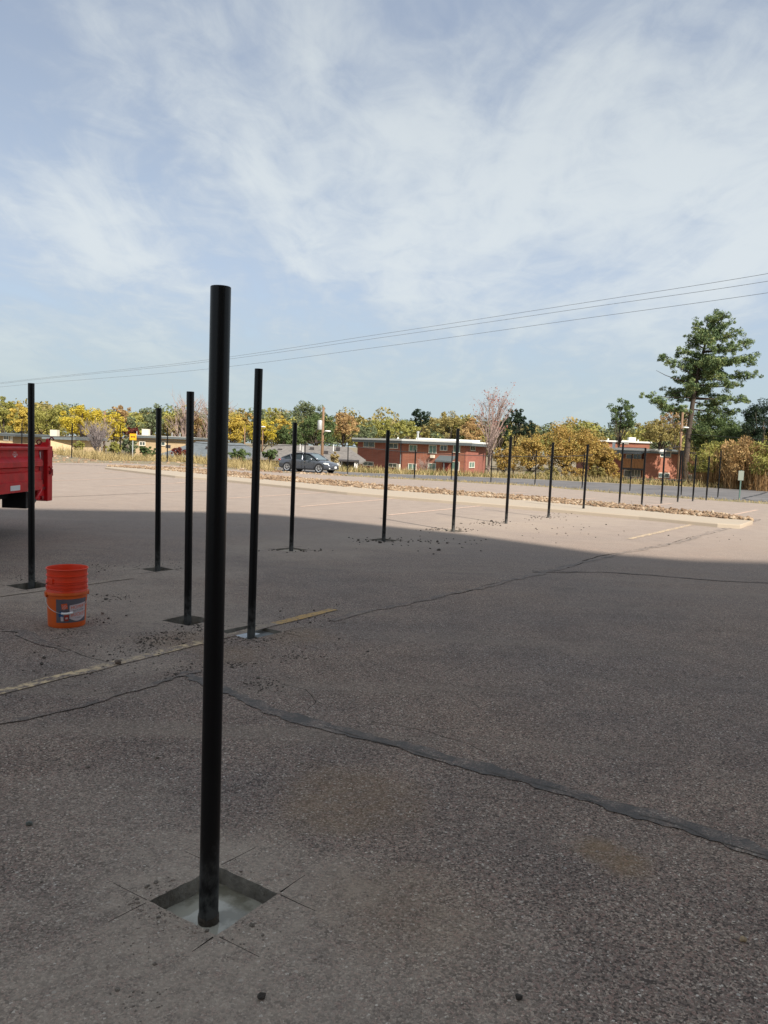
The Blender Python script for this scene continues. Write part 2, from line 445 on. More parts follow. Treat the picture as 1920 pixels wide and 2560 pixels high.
# --- polygons in the lot
def inpoly(x, y, P):
    c = False; j = len(P) - 1
    for i in range(len(P)):
        xi, yi = P[i]; xj, yj = P[j]
        if (yi > y) != (yj > y) and x < (xj - xi) * (y - yi) / (yj - yi) + xi: c = not c
        j = i
    return c
def ribbon(pts, wfun, step=.06, jit=.004, seed=1, wander=0.0):
    """pts world 2D; returns polygon"""
    rn = random.Random(seed); P = []
    for a, b in zip(pts, pts[1:]):
        d = math.dist(a, b); n = max(1, int(d / step))
        P += [(lerp(a[0], b[0], k / n), lerp(a[1], b[1], k / n)) for k in range(n)]
    P.append(tuple(pts[-1])); Lf = []; Rt = []; off = 0
    n = len(P)
    for i, p in enumerate(P):
        a = P[max(0, i - 1)]; b = P[min(n - 1, i + 1)]
        dx, dy = b[0] - a[0], b[1] - a[1]; l = math.hypot(dx, dy) or 1; nx, ny = -dy / l, dx / l
        off = off * .85 + rn.gauss(0, wander)
        wd = wfun(i / (n - 1)) / 2
        l1 = wd + rn.gauss(0, jit); r1 = wd + rn.gauss(0, jit)
        l1 = max(l1, .0012); r1 = max(r1, .0012)
        Lf.append((p[0] + nx * (off + l1), p[1] + ny * (off + l1))); Rt.append((p[0] + nx * (off - r1), p[1] + ny * (off - r1)))
    return Lf + Rt[::-1]
def G(lst): return [tuple(gp(u, v)[:2]) for u, v in lst]
D = 1920 / 1659.
def GD(lst): return G([(a * D, b * D) for a, b in lst])

HOLE_A = G([(373, 2253), (545, 2166), (694, 2234), (541, 2338)])
def sq_hole(u, v, s, rot):
    p = gp(u, v); c = [(-.5, -.5), (.5, -.5), (.5, .5), (-.5, .5)]
    return [(p.x + (a * cos(rot) - b * sin(rot)) * s, p.y + (a * sin(rot) + b * cos(rot)) * s) for a, b in c]
ax = (Vector(HOLE_A[1]) - Vector(HOLE_A[0])); HR = math.atan2(ax.y, ax.x)
HOLE_B = sq_hole(628, 1579, .34, HR)
HOLE_R = sq_hole(470, 1550, .29, HR + .15)
HOLE_P = sq_hole(76, 1464, .31, HR + .1)
HOLE_Q = sq_hole(394, 1423, .26, HR)
HOLE_C = sq_hole(728, 1374, .34, HR)
HOLE_D = sq_hole(959, 1350, .34, HR)
HOLE_E = sq_hole(1132, 1327, .34, HR)
def rough_loop(P, n=9, j=.006, seed=0):
    rn = random.Random(seed); o = []
    for i in range(len(P)):
        a, b = P[i], P[(i + 1) % len(P)]
        for k in range(n):
            t = k / n; e = j if k else 0
            o.append((lerp(a[0], b[0], t) + rn.gauss(0, e), lerp(a[1], b[1], t) + rn.gauss(0, e)))
    return o
holes = [rough_loop(h, 14, .0013, i) for i, h in enumerate((HOLE_A, HOLE_B, HOLE_R, HOLE_P, HOLE_Q, HOLE_C, HOLE_D, HOLE_E))]
hole_depth = [.06, .035, .13, .12, .05, .03, .03, .03]
# open cracks (real gaps in the sheet)
K = 1 / 3.456
def c6(l): return G([(a * K, 1280 + b * K) for a, b in l])
cracks = []
cracks.append(ribbon(c6([(0, 1010), (130, 1045), (260, 1090), (330, 1122), (430, 1137), (600, 1190), (750, 1240), (880, 1275), (960, 1303)]), lambda t: .010 - .004 * t, .05, .003, 3, .004))
cracks.append(ribbon(c6([(430, 1105), (500, 1092), (560, 1080)]), lambda t: .006, .05, .002, 4, .003))
cracks.append(ribbon(GD([(0, 1563), (60, 1550), (140, 1535), (230, 1508), (290, 1492)]), lambda t: .006, .05, .002, 5, .004))
cracks.append(ribbon(GD([(1172, 1686), (1178, 1700), (1240, 1716), (1280, 1730)]), lambda t: .007 - .003 * t, .04, .002, 6, .003))
cracks.append(ribbon(GD([(1390, 1762), (1440, 1775), (1490, 1793), (1530, 1812)]), lambda t: .008 - .004 * t, .04, .002, 7, .003))
cracks.append(ribbon(GD([(800, 1560), (870, 1570), (940, 1585), (1010, 1608), (1050, 1625)]), lambda t: .004, .05, .0015, 8, .006))
cracks.append(ribbon(GD([(610, 1478), (660, 1490), (690, 1515), (670, 1535)]), lambda t: .004, .05, .0015, 9, .006))
cracks.append(ribbon(GD([(870, 1308), (960, 1284), (1010, 1278), (1060, 1262), (1130, 1248)]), lambda t: .014, .12, .005, 10, .01))
cracks.append(ribbon(GD([(1150, 1232), (1200, 1238), (1300, 1236), (1420, 1243), (1560, 1256), (1659, 1258)]), lambda t: .012, .12, .004, 11, .01))
cracks.append(ribbon(GD([(1200, 1232), (1262, 1212), (1340, 1196), (1450, 1176), (1560, 1145), (1640, 1122)]), lambda t: .022, .2, .008, 12, .02))
# saw cuts running past the hole corners
def sawcuts(P, ext, wd, seed):
    rn = random.Random(seed)
    for i in range(4):
        a = Vector(P[i]); b = Vector(P[(i + 1) % 4]); d = (b - a).normalized()
        for s, q in ((1, b), (-1, a)):
            e = ext * rn.uniform(.3, 1)
            st = q + d * s * .012
            cracks.append(ribbon([tuple(st), tuple(st + d * s * e)], lambda t: wd * (1.1 - t), .05, .0008, seed + i, 0))
sawcuts(HOLE_A, .17, .0035, 20)
sawcuts(HOLE_B, .35, .010, 30)
sawcuts(HOLE_Q, .3, .012, 40)
sawcuts(HOLE_P, .25, .010, 45)
sawcuts(HOLE_C, .4, .012, 50)
sawcuts(HOLE_D, .3, .014, 60)
sawcuts(HOLE_E, .4, .014, 70)
outer = [(-70, -45), (70, -45), (70, yedge(70) - .0)] + [(x, y) for x, y in sorted([(x, yedge(x)) for x in np.arange(-68, 70, 1.0)], reverse=True)] + [(-70, yedge(-70))]
def build_lot():
    vs = []; fs = []; 
    for P in [outer] + holes + cracks:
        b = len(vs); vs += [Vector(p) for p in P]; fs += [(b + i, b + (i + 1) % len(P)) for i in range(len(P))]
    r = delaunay_2d_cdt(vs, fs, [], 0, 1e-5)
    V, _, T = r[0], r[1], r[2]
    orig = r[5]
    boxes = []
    for P in holes + cracks:
        xs = [p[0] for p in P]; ys = [p[1] for p in P]; boxes.append((min(xs), max(xs), min(ys), max(ys)))
    fl = []
    for f in T:
        cx_, cy_ = sum(V[i].x for i in f) / 3, sum(V[i].y for i in f) / 3
        if not inpoly(cx_, cy_, outer): continue
        if any(b[0] <= cx_ <= b[1] and b[2] <= cy_ <= b[3] and inpoly(cx_, cy_, P) for P, b in zip(holes + cracks, boxes)): continue
        fl.append(tuple(f))
    mb = MB(); mb.add([(p.x, p.y, 0) for p in V], fl)
    # rims: thickness down the edges of the holes and cracks
    o = mb.build('parking_lot', M['asphalt']); tag(o, kind='structure', label='worn reddish grey asphalt car park')
    me = o.data
    # make sure normals are up
    if me.polygons[0].normal.z < 0: me.flip_normals()
    return o
build_lot()
def side_walls():
    for P, d, nm in zip(holes, hole_depth, range(99)):
        mb = MB(); n = len(P); rn = random.Random(nm)
        cx = sum(p[0] for p in P) / n; cy = sum(p[1] for p in P) / n
        vs = [(x, y, 0) for x, y in P] + [(x + rn.gauss(0, .0015), y + rn.gauss(0, .0015), (-.03 if d > .05 else -d * .5) + rn.gauss(0, .003)) for x, y in P]
        vs += [(lerp(x, cx, -.03), lerp(y, cy, -.03), -.29) for x, y in P]
        fs = []
        for k in range(n):
            a = (k + 1) % n
            fs += [(k, a, a + n, k + n), (k + n, a + n, a + 2 * n, k + 2 * n)]
        mb.add(vs, fs)
        o = mb.build('hole_wall', M['cut']); tag(o, kind='structure')
    mb = MB()
    for P in cracks:
        n = len(P); vs = [(x, y, 0) for x, y in P] + [(x, y, -.03) for x, y in P]
        mb.add(vs, [(k, (k + 1) % n, (k + 1) % n + n, k + n) for k in range(n)] + [tuple(range(n, 2 * n))] if False else [(k, (k + 1) % n, (k + 1) % n + n, k + n) for k in range(n)])
    o = mb.build('crack_wall', M['soil']); tag(o, kind='structure')
side_walls()
# fill in the holes: wet cement in two of them, soil in the others
def fill(P, z, m, name, amp=.0, seed=0, cen=None, grow=1.04):
    n = 14; rn = random.Random(seed)
    a, b, c, d = [Vector(p) for p in P]
    cx = (a + b + c + d) / 4
    a, b, c, d = [cx + (q - cx) * grow for q in (a, b, c, d)]
    mb = MB(); vs = []
    for i in range(n + 1):
        for j in range(n + 1):
            s, t = i / n, j / n
            q = (a * (1 - s) + b * s) * (1 - t) + (d * (1 - s) + c * s) * t
            edge = min(s, t, 1 - s, 1 - t)
            h = z + rn.gauss(0, amp)
            vs.append((q.x, q.y, h))
    fs = [(i * (n + 1) + j, (i + 1) * (n + 1) + j, (i + 1) * (n + 1) + j + 1, i * (n + 1) + j + 1) for i in range(n) for j in range(n)]
    mb.add(vs, fs); o = mb.build(name, m, smooth=True); tag(o, kind='structure'); return o
def cement_mat():
    m = mat('wet_cement_skin', (.20, .20, .17), .3, spec=.8); t = m.node_tree; b = t.nodes['Principled BSDF']
    tc = N(t, 'ShaderNodeTexCoord'); O = tc.outputs['Object']
    n = NOISE(t, O, 7, 5, .6); f = MR(t, n, .45, .62)
    L(t, MIX(t, f, (.42, .39, .31), (.22, .20, .145)), b.inputs['Base Color'])
    L(t, MIX(t, f, (.06, .06, .06), (.22, .22, .22)), b.inputs['Roughness'])
    bn = N(t, 'ShaderNodeBump'); bn.inputs['Strength'].default_value = .06; bn.inputs['Distance'].default_value = .01
    L(t, NOISE(t, O, 12, 3), bn.inputs['Height']); L(t, bn.outputs[0], b.inputs['Normal'])
    return m
M['wetc'] = cement_mat()
M['puddle'] = mat('milky_water', (.30, .31, .30), .05, spec=.9, vscale=4)
fill(HOLE_A, -.058, M['wetc'], 'wet_cement', .0, 1)
fill(HOLE_B, -.030, M['puddle'], 'puddle', 0, 2)
fill(HOLE_R, -.13, M['soil'], 'soil', .010, 3)
fill(HOLE_P, -.12, M['soil'], 'soil', .012, 4)
fill(HOLE_Q, -.045, M['drysoil'], 'soil', .006, 5)
fill(HOLE_C, -.022, M['conc'], 'footing_concrete', .003, 6)
fill(HOLE_D, -.025, M['drysoil'], 'soil', .006, 7)
fill(HOLE_E, -.025, M['drysoil'], 'soil', .006, 8)

# crack sealant bands
def band(name, pts, wf, z, m, seed, step=.08, jit=.012, wander=.006):
    P = ribbon(pts, wf, step, jit, seed, wander); n = len(P) // 2
    mb = MB(); vs = [(x, y, z) for x, y in P]
    fs = [(i, i + 1, 2 * n - 2 - i, 2 * n - 1 - i) for i in range(n - 1)]
    mb.add(vs, fs); o = mb.build(name, m)
    if o.data.polygons[0].normal.z < 0: o.data.flip_normals()
    tag(o, kind='structure'); return o
band('crack_sealant', GD([(395, 1452), (450, 1480), (520, 1506), (590, 1534), (650, 1553), (720, 1573), (800, 1596), (880, 1616), (960, 1638), (1040, 1660), (1110, 1676), (1180, 1698), (1260, 1722), (1340, 1750), (1420, 1772), (1500, 1796), (1580, 1822), (1700, 1862)]),
     lambda t: .045 + .048 * min(1, t * 5) + .016 * sin(t * 23) + .013 * sin(t * 61) + .01 * sin(t * 140), .004, M['tar'], 1, .03, .006, .004)
for k_, pl_ in enumerate(([(700, 1572), (800, 1600), (880, 1621), (960, 1643)], [(1060, 1669), (1172, 1698), (1240, 1718), (1300, 1740)], [(1380, 1762), (1440, 1776), (1490, 1794), (1530, 1814)], [(1560, 1822), (1620, 1840), (1690, 1862)])):
    band('reopened_crack', GD(pl_), lambda t: .0045 * (1 - .5 * t), .0062, M['soil'], 60 + k_, .04, .0015, .003)
band('crack_sealant', GD([(-20, 1568), (90, 1545), (160, 1530), (240, 1505), (320, 1482), (400, 1458), (430, 1450)]), lambda t: .035 + .015 * sin(t * 20) + .01 * sin(t * 71), .0055, M['tar2'], 2, .03, .005, .003)
band('crack_sealant', GD([(720, 1342), (800, 1322), (870, 1306), (960, 1286), (1060, 1262), (1200, 1229), (1262, 1212), (1340, 1196), (1450, 1175), (1560, 1145), (1640, 1122)]), lambda t: .07 + .06 * t + .02 * sin(t * 30), .0042, M['tar2'], 3, .12, .02, .012)
band('crack_sealant', GD([(1150, 1236), (1230, 1236), (1300, 1237), (1400, 1242), (1560, 1256), (1700, 1262)]), lambda t: .05 + .015 * sin(t * 20), .0058, M['tar2'], 4, .12, .012, .01)
band('crack_sealant', c6([(40, 1020), (200, 1030), (300, 1100), (430, 1150), (600, 1200)]), lambda t: .10 * sin(pi * min(1, t + .15)) + .02, .0044, M['tar2'], 5)
band('crack_sealant', G([(100, 1244), (300, 1236), (445, 1229), (560, 1226)]), lambda t: .09, .0044, M['tar2'], 6, .3, .02, .02)
band('crack_sealant', G([(130, 1160), (240, 1163), (330, 1169)]), lambda t: .7, .0046, M['tar2'], 7, .4, .12, .05)

# painted bay lines
def pline(a, b, m, wd=.10, z=.0048, seed=0, jit=.004):
    p, q = gp(*a), gp(*b)
    return band('bay_line', [(p.x, p.y), (q.x, q.y)], lambda t: wd, z, m, seed, .12, jit, 0)
pline((-30, 1738), (500, 1607), M['yellow'], .095, seed=1, jit=.006)
pline((500, 1607), (690, 1560), M['dusty'], .09, seed=91, jit=.006)
pline((690, 1560), (834, 1524), M['yellow2'], .095, seed=3, jit=.006)
pline((-20, 1493), (330, 1445), M['dusty'], .09, seed=2)
for i, (a, b) in enumerate([((570, 1246), (868, 1228)), ((750, 1267), (1042, 1242)), ((971, 1288), (1242, 1261)), ((252, 1216), (463, 1207)),
                            ((133, 1202), (376, 1194)), ((231, 1183.5), (347, 1179)), ((440, 1207), (579, 1202)), ((380, 1232), (560, 1224)),
                            ((1423, 1249), (1491, 1245.5)), ((1230, 1234), (1317, 1231)), ((1823, 1289), (1893, 1275)), ((1620, 1264), (1680, 1259)),
                            ((900, 1211), (1020, 1209)), ((0, 1213), (120, 1209)), ((1080, 1222), (1165, 1219)), ((90, 1186), (200, 1182))]):
    pline(a, b, M['pale'], .11, seed=10 + i)
pline((1572, 1348), (1747, 1308), M['yellow'], .11, seed=40)

# ------------------------------------------------------------------ planted island: kerb, concrete strip, rocks
lower = [(262, 1168), (330, 1176), (440, 1189), (560, 1198), (700, 1212), (860, 1229), (1100, 1249), (1340, 1268), (1600, 1290), (1800, 1309), (1850, 1312)]
mid = [(268, 1166), (340, 1170), (440, 1177), (560, 1189), (700, 1201), (860, 1215), (1100, 1234), (1340, 1252), (1600, 1275), (1815, 1296), (1883, 1301)]
upper = [(275, 1164), (350, 1166), (440, 1169), (560, 1178), (700, 1191), (860, 1204), (1100, 1224), (1340, 1242), (1600, 1266), (1790, 1284), (1878, 1298)]
Z1 = .09
def resamp(pts, n, z):
    G_ = [gp(u, v, z) for u, v in pts]; out = []
    ds = [0]
    for a, b in zip(G_, G_[1:]): ds.append(ds[-1] + (b - a).length)
    for k in range(n):
        s = ds[-1] * k / (n - 1); j = max(i for i in range(len(ds)) if ds[i] <= s + 1e-9); j = min(j, len(G_) - 2)
        out.append(G_[j].lerp(G_[j + 1], (s - ds[j]) / max(1e-6, ds[j + 1] - ds[j])))
    return out
nseg = 60
lo = resamp(lower, nseg, Z1); mi = resamp(mid, nseg, Z1); up = resamp(upper, nseg, Z1)
mb = MB(); vs = []
rn = random.Random(5)
for a, b in zip(lo, mi):
    vs += [(a.x, a.y, -.02), (a.x + .01, a.y + .02, Z1 - .02), (a.x + .02, a.y + .05, Z1), (b.x, b.y, Z1), (b.x, b.y + .02, -.02)]
fs = []
for i in range(nseg - 1):
    for k in range(4): fs.append((i * 5 + k, (i + 1) * 5 + k, (i + 1) * 5 + k + 1, i * 5 + k + 1))
fs += [(0, 1, 2, 3, 4), tuple(range((nseg - 1) * 5 + 4, (nseg - 1) * 5 - 1, -1))]
mb.add(vs, fs); isl = mb.build('traffic_island', M['conc']); tag(isl, kind='structure')
mb = MB(); vs = []
for a, b in zip(mi, up): vs += [(a.x, a.y + .03, Z1 - .03), ((a.x + b.x) / 2, (a.y + b.y) / 2, Z1 + .02), (b.x, b.y, Z1 - .04), (b.x, b.y + .1, -.02)]
fs = [(i * 4 + k, (i + 1) * 4 + k, (i + 1) * 4 + k + 1, i * 4 + k + 1) for i in range(nseg - 1) for k in range(3)]
mb.add(vs, fs); tag(mb.build('rock_bed', M['earth']), kind='structure')
ICO_V = None
def ico():
    global ICO_V
    p = (1 + 5 ** .5) / 2
    v = np.array([(-1, p, 0), (1, p, 0), (-1, -p, 0), (1, -p, 0), (0, -1, p), (0, 1, p), (0, -1, -p), (0, 1, -p), (p, 0, -1), (p, 0, 1), (-p, 0, -1), (-p, 0, 1)], float)
    v /= np.linalg.norm(v[0])
    f = [(0, 11, 5), (0, 5, 1), (0, 1, 7), (0, 7, 10), (0, 10, 11), (1, 5, 9), (5, 11, 4), (11, 10, 2), (10, 7, 6), (7, 1, 8), (3, 9, 4), (3, 4, 2), (3, 2, 6), (3, 6, 8), (3, 8, 9), (4, 9, 5), (2, 4, 11), (6, 2, 10), (8, 6, 7), (9, 8, 1)]
    return v, f
IV, IF = ico()
def rocks(name, pts, m, seed, flat=.7):
    """pts: (x,y,z,r)"""
    rn = np.random.RandomState(seed); V = []; Fc = []
    fa = np.array(IF)
    for i, (x, y, z, r) in enumerate(pts):
        s = rn.uniform(.7, 1.25, 3) * r; s[2] *= flat
        v = IV * (1 + rn.uniform(-.22, .22, (12, 1))) * s
        a = rn.uniform(0, 6.28); c_, s_ = cos(a), sin(a)
        v = np.stack([v[:, 0] * c_ - v[:, 1] * s_, v[:, 0] * s_ + v[:, 1] * c_, v[:, 2]], 1) + (x, y, z)
        V.append(v); Fc.append(fa + 12 * i)
    V = np.concatenate(V); Fc = np.concatenate(Fc)
    me = bpy.data.meshes.new(name); me.from_pydata(V.tolist(), [], Fc.tolist()); me.materials.append(m); me.update()
    return link(name, me)
pts = []
for i in range(6500):
    k = rn.uniform(0, nseg - 1.001); j = int(k); t = k - j; s = rn.uniform(-.12, 1.02)
    a = mi[j].lerp(mi[j + 1], t); b = up[j].lerp(up[j + 1], t); p = a.lerp(b, s)
    pts.append((p.x, p.y, Z1 + rn.uniform(-.02, .04), rn.choice([.025, .035, .045, .06])))
tag(rocks('river_rocks', pts, M['rock'], 1), 'tan river rocks filling the bed behind the pale kerb strip', 'rocks', kind='stuff')
# loose rocks on the dirt bank at the far left edge
pts = []
for i in range(900):
    u = rn.uniform(110, 760); x = at(u, 1150, 48).x; y = yedge(x) + abs(rn.gauss(0, .55)) * flatw(x) * .6
    pts.append((x * y / 48, 0, 0, 0))
pts = []
for i in range(420):
    x = rn.uniform(-26, -2); y = yedge(x) + rn.uniform(-.1, 1) * flatw(x)
    pts.append((x, y, gz(x, y) + .0, rn.choice([.03, .05, .05, .08, .13])))
tag(rocks('bank_rocks', pts, M['rock'], 2), 'pale stones strewn over the dirt bank beyond the far bays', 'rocks', kind='stuff')

# dirt clods and gravel scatter
def scatter(name, spots, m, seed, label, cat='soil', rr=(.004, .012), big=.02):
    rn = random.Random(seed); pts = []
    for u, v, sx, sy, n in spots:
        for i in range(n):
            p = gp(u + rn.gauss(0, sx), v + rn.gauss(0, sy)); r = rn.uniform(*rr)
            if rn.random() < .06: r = big * rn.uniform(.6, 1)
            if any(inpoly(p.x, p.y, h) for h in holes): continue
            pts.append((p.x, p.y, r * .3, r))
    tag(rocks(name, pts, m, seed), label, cat, kind='stuff')
scatter('dirt_clods', [(395, 1600, 38, 8, 110), (350, 1625, 40, 8, 80), (440, 1585, 30, 10, 60), (455, 1680, 28, 14, 70), (310, 1650, 60, 25, 50), (560, 1600, 60, 14, 70),
                       (640, 1600, 45, 9, 90), (590, 1660, 25, 5, 40), (740, 1643, 38, 5, 60), (660, 1712, 30, 9, 60), (500, 1570, 40, 10, 70), (780, 1540, 60, 18, 60), (780, 1600, 90, 30, 40)],
        M['clod'], 3, 'dark crumbs of dug soil strewn around the leaning row of posts', rr=(.0025, .007), big=.014)
scatter('dirt_clods', [(240, 1418, 30, 6, 60), (275, 1495, 25, 5, 60), (235, 1550, 25, 6, 50), (50, 1447, 25, 5, 40), (400, 1412, 60, 6, 60), (190, 1583, 25, 4, 22), (40, 1660, 50, 40, 20), (150, 1700, 90, 60, 30)],
        M['clod'], 4, 'dark crumbs of dug soil lying beyond and beside the orange buckets', rr=(.0025, .007), big=.014)
scatter('dirt_clods', [(370, 2225, 40, 20, 30), (330, 2255, 15, 6, 14), (330, 2380, 40, 25, 16), (200, 2130, 90, 60, 20), (180, 1920, 60, 50, 30), (760, 1905, 30, 6, 25), (190, 1910, 20, 8, 25), (345, 2500, 40, 20, 25), (420, 2290, 25, 15, 30), (600, 2330, 60, 40, 40)],
        M['drysoil'], 5, 'crumbly dry soil beside the square hole of the nearest post', rr=(.0012, .0036), big=.009)
scatter('rim_crumbs', [(420, 2285, 30, 10, 26), (490, 2322, 25, 8, 26), (620, 2290, 40, 12, 30), (600, 2190, 40, 10, 16), (450, 2205, 40, 10, 16), (345, 2262, 14, 8, 22)], M['gravel'], 17, 'pale crumbs broken off along the rim of the nearest hole', 'rubble', rr=(.0015, .0042), big=.008)
scatter('loose_grit', [(960, 2100, 600, 260, 700), (1500, 2300, 300, 150, 260)], M['gravel'], 6, 'loose grit scattered over the near asphalt', 'grit', rr=(.0015, .0038), big=.006)
scatter('dirt_clods', [(958, 1352, 45, 3, 60), (1120, 1324, 35, 3, 60), (1225, 1307, 30, 3, 60), (1355, 1293, 25, 3, 50), (1425, 1278, 30, 4, 80), (1560, 1262, 40, 4, 50), (1090, 1360, 90, 10, 40), (1400, 1330, 80, 16, 30), (1750, 1345, 60, 10, 12), (728, 1376, 40, 3, 40)],
        M['clod'], 7, 'dark soil spilled along the foot of the long post row', rr=(.008, .018), big=.035)
# single stones one can point at
def stone(u, v, r, m, label):
    p = gp(u, v)
    me = bpy.data.meshes.new('stone'); rnn = np.random.RandomState(int(u)); 
    import bmesh
    bm = bmesh.new(); bmesh.ops.create_icosphere(bm, subdivisions=2, radius=1)
    cuts = [(Vector(rnn.normal(size=3)).normalized(), rnn.uniform(.55, .85)) for _ in range(9)]
    for q in bm.verts:
        for dn, dc in cuts:
            ex = q.co.dot(dn) - dc
            if ex > 0: q.co -= dn * ex
        q.co *= 1 + rnn.uniform(-.06, .06); q.co.z *= .75
    bm.to_mesh(me); bm.free(); me.materials.append(m)
    o = link('stone', me); o.location = (p.x, p.y, r * .55); o.scale = (r, r * .9, r)
    tag(o, label, 'stone')
M['tanstone'] = mat('tan_stone', (.42, .30, .17), .8, var=.35, vscale=2, bump=.4, bscale=5)
M['greystone'] = mat('grey_stone', (.16, .17, .15), .8, var=.35, vscale=2, bump=.4, bscale=5)
M['brownstone'] = mat('brown_stone', (.16, .115, .085), .9, var=.4, vscale=2, bump=.6, bscale=5)
stone(1857, 2353, .0125, M['tanstone'], 'round tan pebble on the near asphalt at the right edge')
stone(655, 2497, .013, M['clod'], 'dark brown clod beside the pale dust nearest the viewer')
stone(1297, 2497, .012, M['clod'], 'dark lump of earth on bare asphalt near the bottom edge')
stone(73, 2063, .014, M['greystone'], 'grey green stone lying alone at the left edge')
stone(294, 1661, .026, M['brownstone'], 'rounded brown stone sitting on the worn yellow line')
stone(104, 1662, .014, M['clod'], 'dark clod between the yellow line and the cracked slab')
stone(257, 1535, .016, M['gravel'], 'small pale stone right of the orange buckets')
stone(1870, 2258, .006, M['conc'], 'small white chip of stone by the right edge')

# ------------------------------------------------------------------ posts
OD = .0605
def post(base, top, label, group=None, zb=0.0, n=24, sink=.25, rad=OD / 2, onground=False):
    p = hit(*base) if onground else gp(base[0], base[1], zb)
    q = at(top[0], top[1], p.y)
    h = q.z - p.z
    t = thing('fence_post', label, 'post', p, 0, group)
    lean = (q.x - p.x) / h
    t.rotation_euler = (0, math.atan(lean), 0)
    mb = MB()
    r0, r1 = rad, rad - .004
    mb.lathe([(r0, -.12), (r0, h - .0015), (r0 - .0012, h), (r1, h), (r1, h - .35)], n)
    mb.build('tube', M['post'], t, smooth='auto')
    return t, p, h
row = 'black steel fence posts freshly set in the car park'
tA, pA, hA = post((521, 2303), (552, 717), 'nearest black steel post, set in a square hole of wet cement', row, zb=-.058, n=48)
mb = MB(); rn = random.Random(9)
prof = []
for k in range(24):
    pass
mb.lathe([(OD / 2 + .0004, .026), (OD / 2 + .0014, .020), (OD / 2 + .0016, .008), (OD / 2 + .0026, .001), (OD / 2 + .004, -.004)], 28)
mb.v = [(x * (1 + rn.uniform(-.05, .05)), y * (1 + rn.uniform(-.05, .05)), z + rn.uniform(-.004, .004)) for x, y, z in mb.v]
mb.build('mud_collar', M['soil'], tA, smooth=True)
posts = [
    ((628, 1586), (647, 922), 'black post standing in the milky puddle beside the short yellow line', 0),
    ((469, 1553), (476, 979), 'black post in a dark open hole just left of the nearest post', -.025),
    ((79, 1463), (78, 958), 'leftmost near black post, in a hole in front of the red trailer', -.02),
    ((394, 1424), (397, 1020), 'black post in a round patch of dust beyond the orange buckets', 0),
    ((728, 1374), (738, 1056), 'black post passing in front of the rear of the grey car', 0),
    ((959, 1350), (970.5, 1075), 'black post in front of the left wing of the red brick block', 0),
    ((1132.6, 1327), (1145.6, 1071), 'black post at the shadow edge in front of the right end of the brick block', 0),
    ((1265, 1309), (1277.5, 1091.5), 'sunlit black post just right of the bare pinkish tree', 0),
    ((1371, 1294), (1383, 1105.5), 'sunlit black post against the left half of the golden thicket', 0),
    ((1458, 1280), (1470, 1110.5), 'black post on the near kerb of the island against the golden thicket', 0),
    ((1548, 1261), (1558, 1108.5), 'black post at the edge of the rock bed in front of the wooden balcony', 0),
    ((1604, 1264), (1614, 1119.5), 'black post just right of the wooden balcony of the far brick house', 0),
    ((1653, 1259), (1662, 1122.5), 'black post in front of the two windows of the far brick house', 0),
    ((1694, 1255), (1703, 1126), 'black post directly in front of the utility pole by the pine', 0),
    ((1731.6, 1253), (1740.6, 1137), 'black post just right of the pine trunk', 0),
    ((1765.5, 1251), (1773.6, 1140.8), 'last but one black post, in front of the left end of the willow scrub', 0)]
PB = {}
for i, (b, t, lab, zb) in enumerate(posts):
    PB[i] = post(b, t, lab, row, zb)
frow = 'black posts along the far edge of the car park'
fposts = [((54, 1140), (55, 1058), 'far black post rising over the trailer bed between it and the tan house'),
          ((179, 1145), (181, 1058), 'far black post standing by the peach wall'),
          ((300, 1149), (301, 1062), 'far black post left of the yellow arrow sign'),
          ((418, 1156), (419, 1069), 'far black post in front of the long grey roof, right of the arrow sign'),
          ((762, 1181), (763, 1102), 'far black post in front of the grey car door'),
          ((869, 1186.5), (870.5, 1111), 'far black post right of the grey car by the end of the brick block'),
          ((1036, 1196.5), (1039, 1125), 'far black post before the middle of the brick block'),
          ((1128, 1200), (1131, 1126), 'far black post before the grey entrance canopy'),
          ((1227, 1206), (1230.5, 1125), 'far black post before the foot of the bare tree'),
          ((1337, 1212.5), (1341.5, 1126), 'far black post before the left edge of the golden thicket'),
          ((1455, 1220.5), (1461.5, 1131), 'far black post almost hidden behind the post on the island kerb'),
          ((1574.5, 1228), (1579.5, 1137), 'far black post in front of the wooden balcony boards'),
          ((1702.8, 1238.5), (1707.7, 1126), 'far black post next to the base of the pine trunk'),
          ((1794.3, 1244), (1803, 1126.5), 'rightmost tall black post, before the willow scrub')]
for b, t, lab in fposts:
    post(b, t, lab, frow, n=16, rad=.036 if b[0] < 1500 else .034, onground=True)

# ------------------------------------------------------------------ buckets
M['orange'] = mat('orange_plastic', (.72, .115, .008), .42, var=.15, vscale=4, col2=(.60, .09, .01))
M['redorange'] = mat('red_orange_plastic', (.80, .055, .012), .42, var=.12, vscale=4)
M['wire'] = mat('galvanised_wire', (.45, .44, .42), .4, metal=.7)
M['darkwire'] = mat('dull_dark_wire', (.06, .055, .05), .5, metal=.5)
M['white'] = mat('white_plastic', (.75, .74, .72), .5)
M['labelgrey'] = mat('label_grey_print', (.115, .105, .125), .5, var=.15)
M['labelwhite'] = mat('label_pale_print', (.56, .46, .47), .5)
M['labelorange'] = mat('label_orange_print', (.68, .10, .02), .5)
M['labeldark'] = mat('label_dark_print', (.03, .03, .05), .5)
M['labelred'] = mat('label_brick_print', (.36, .035, .015), .5)
pb = gp(167, 1561)
BR = .143
def brad(z): return .134 + (z / .27) * .012      # tapering wall
bk = thing('bucket', 'lower orange plastic bucket with a grey printed label, on the asphalt', 'bucket', pb)
prof = [(0, .006), (.12, .004), (.131, 0), (.134, .006)] + [(brad(z), z) for z in (.02, .1, .2, .243)] + [(.150, .245), (.1545, .248), (.1550, .262), (.1535, .268), (.149, .269), (.145, .266), (.143, .23), (.133, .03), (0, .028)]
